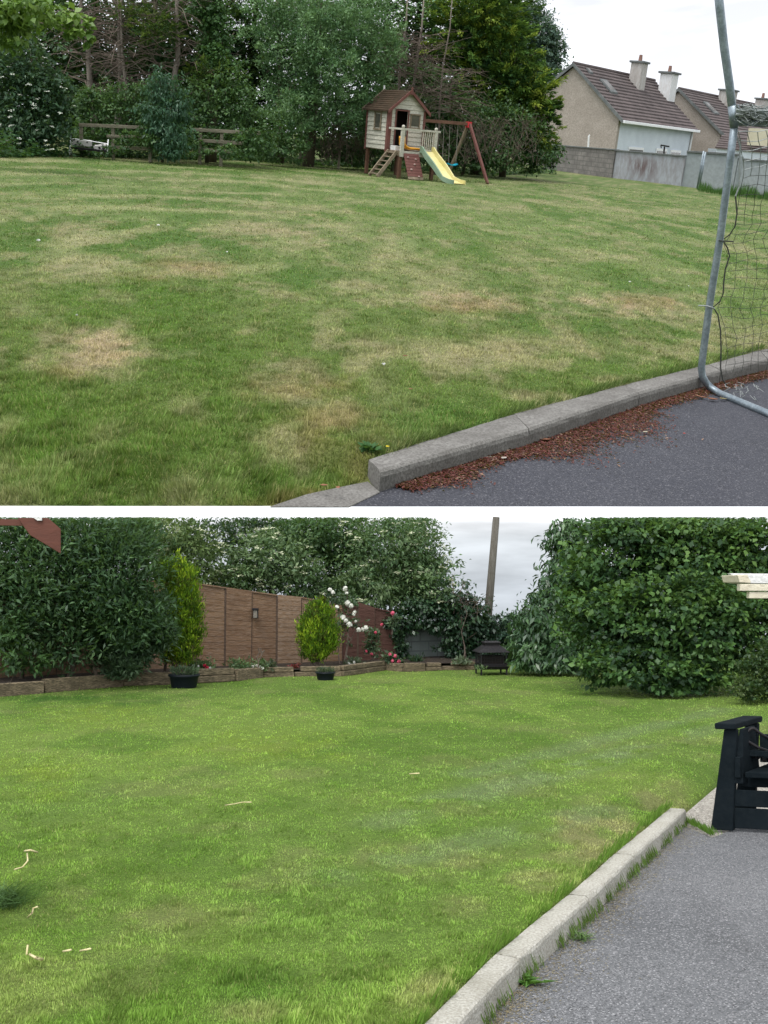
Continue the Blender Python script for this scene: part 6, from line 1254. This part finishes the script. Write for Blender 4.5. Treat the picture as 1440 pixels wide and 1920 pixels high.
treeA('golden_cypress', 'tall yellow green cypress right of the playhouse with drooping sprays', 'conifer', 930, 44, [(900, 30, 75, 60, 44, .7), (870, 110, 50, 36, 43.5, .7), (935, 110, 62, 70, 44, .7), (985, 180, 52, 60, 44, .7), (928, 40, 48, 60, 44.2, .7), (1002, 210, 32, 50, 44, .7), (880, 20, 60, 40, 43.6, .7), (920, 170, 60, 40, 43.6, .6), (985, 150, 30, 42, 44.3, .7), (985, 240, 55, 40, 43.6, .6), (1008, 188, 28, 42, 44.0, .6), (1016, 225, 28, 45, 43.8, .6), (850, 60, 50, 60, 43.8, .6)], 60000, 7.5, .35, gc, trunk=[(gz(A, 925, 0, 44.5), A.P(905, 0, 44.5), .2), (gz(A, 980, 0, 44.6), A.P(970, 30, 44.6), .15)], m=NEEDLE, style='spray', seed=108, per=60, sig=.14, droop=.25, fill=.15, mixk=.9)
treeA('woodland_hedge', 'dark mixed hedge behind the swings, leafy above and twiggy below', 'hedge', 900, 43, [(810, 220, 46, 46, 41.6, .5), (860, 240, 60, 50, 42, .5), (930, 240, 70, 56, 42.6, .5), (990, 270, 55, 46, 43.4, .5), (1000, 300, 26, 28, 44, .5), (900, 290, 90, 26, 42.2, .4), (740, 200, 40, 46, 41, .5), (735, 120, 34, 50, 41.4, .5), (800, 150, 40, 40, 42.2, .5), (845, 180, 40, 40, 42.4, .5), (790, 270, 60, 40, 41.4, .4), (640, 280, 60, 30, 39.5, .4), (700, 285, 50, 30, 40, .4)], 36000, 6, .6, [(.022, .06, .022), (.05, .11, .036), (.095, .175, .056)], trunk=[(gz(A, 900, 0, 43), A.P(900, 220, 43), .06)], seed=109, per=36)
mb = MB(); rd = random.Random(31)
for _ in range(420):
    x = rd.choice([rd.uniform(600, 700), rd.uniform(860, 1010), rd.uniform(600, 1010)]); y = rd.uniform(235, 312); Yt = 38.6 + (x - 600) / 400 * 3.6; p = A.P(x, y, Yt - rd.random() * .3)
    mb.tube([p, p + Vector((rd.uniform(-.3, .3), rd.uniform(-.1, .1), rd.uniform(.1, .5))), p + Vector((rd.uniform(-.5, .5), 0, rd.uniform(.2, .8)))], [.011, .009, .004], 3)
build(A, 'bramble_stems', mb, M_TWIG, base=gz(A, 700, 0, 39), kind='stuff', label='brown bare bramble stems along the foot of the hedge', cat='brambles')
treeA('distant_tree', 'blue green round tree standing beyond the golden cypress against the sky', 'tree', 1010, 80, [(1000, 70, 50, 50, 80, .8), (1015, 110, 45, 45, 80, .8), (990, 30, 35, 30, 80, .8), (1030, 90, 26, 30, 80, .8), (1010, 150, 45, 40, 80, .8)], 20000, 6, .55, [(.035, .075, .055), (.06, .11, .08), (.09, .15, .11)], trunk=[(gz(A, 1005, 0, 80), A.P(1005, 60, 80), .2)], seed=110, per=40)
treeA('ivy_clump', 'dark ivy clump over the left end of the block wall', 'ivy', 1035, 52, [(1030, 292, 22, 24, 54, .6), (1045, 282, 14, 12, 53, .6)], 1500, 5, .7, DKG, seed=111, per=24)
# dark conifers in the depth of the wood, each a tree
for i, (px, top, w_, Y, lb) in enumerate(((60, -30, 90, 40, 'at the far left, behind the elder bush'), (180, 20, 80, 41, 'behind the leaning bare trunk'), (290, 0, 80, 41.5, 'behind the spray of green foliage'), (390, -20, 80, 42, 'behind the ivy clad tree'), (480, -20, 80, 43, 'left of the big grey green tree'), (590, -20, 90, 45, 'behind the big grey green tree'), (700, -20, 80, 46, 'behind the left dead conifer'), (790, -10, 70, 47, 'behind the right dead conifer'), (880, 0, 80, 49, 'behind the golden cypress, left side'), (945, 20, 50, 50, 'behind the golden cypress, right side'), (130, -30, 80, 47, 'farthest back behind the bare trunks, left'), (250, -30, 90, 48, 'farthest back behind the bare trunks, right'), (340, -30, 80, 47, 'farthest back behind the brown trunk'))):
    treeA('dark_conifer', 'dark conifer deep in the wood ' + lb, 'conifer', px, Y, [(px, 60, w_ * .75, 90, Y, .5), (px + 10, 180, w_ * .8, 80, Y, .5), (px - 20, 250, w_ * .7, 60, Y, .5)], 12000 if i not in (1, 2) else 7000, 10, .5, DKG, trunk=[(gz(A, px, 0, Y + .2), A.P(px, top - 30, Y + .2), .2)], m=NEEDLE, style='spray', seed=130 + i, per=40, sig=.2, group='dark conifers deep in the wood')
# low plants along the foot of the wood
g = np.random.default_rng(300); n = 9000; xx = -40 + 1080 * g.random(n)
yb = np.interp(xx, [-40, 140, 480, 700, 920, 1020, 1060], [296, 294, 303, 316, 330, 324, 330]) - 7 * g.random(n) ** 2
P = np.array([list(A.G(x, y, 0)) for x, y in zip(xx, yb)]); P[:, 2] += .35 * g.random(n) ** 2 * vn(xx * .05, xx * 0, 9) * 2; a = g.random(n) * 6.283
V = leaf_quads(P, np.stack([np.cos(a), np.sin(a), .5 * g.random(n)], 1), np.array([0, 0, 1]) + .5 * g.normal(size=(n, 3)), .13 * (.5 + g.random(n)), .07 * (.5 + g.random(n)))
leafmesh(A, 'ground_ivy', V, np.repeat(np.array([.03, .085, .025]) * (.5 + g.random((n, 1))), 4, 0), LEAF, None, kind='stuff', label='low leafy ground cover along the foot of the wood', category='ground cover')
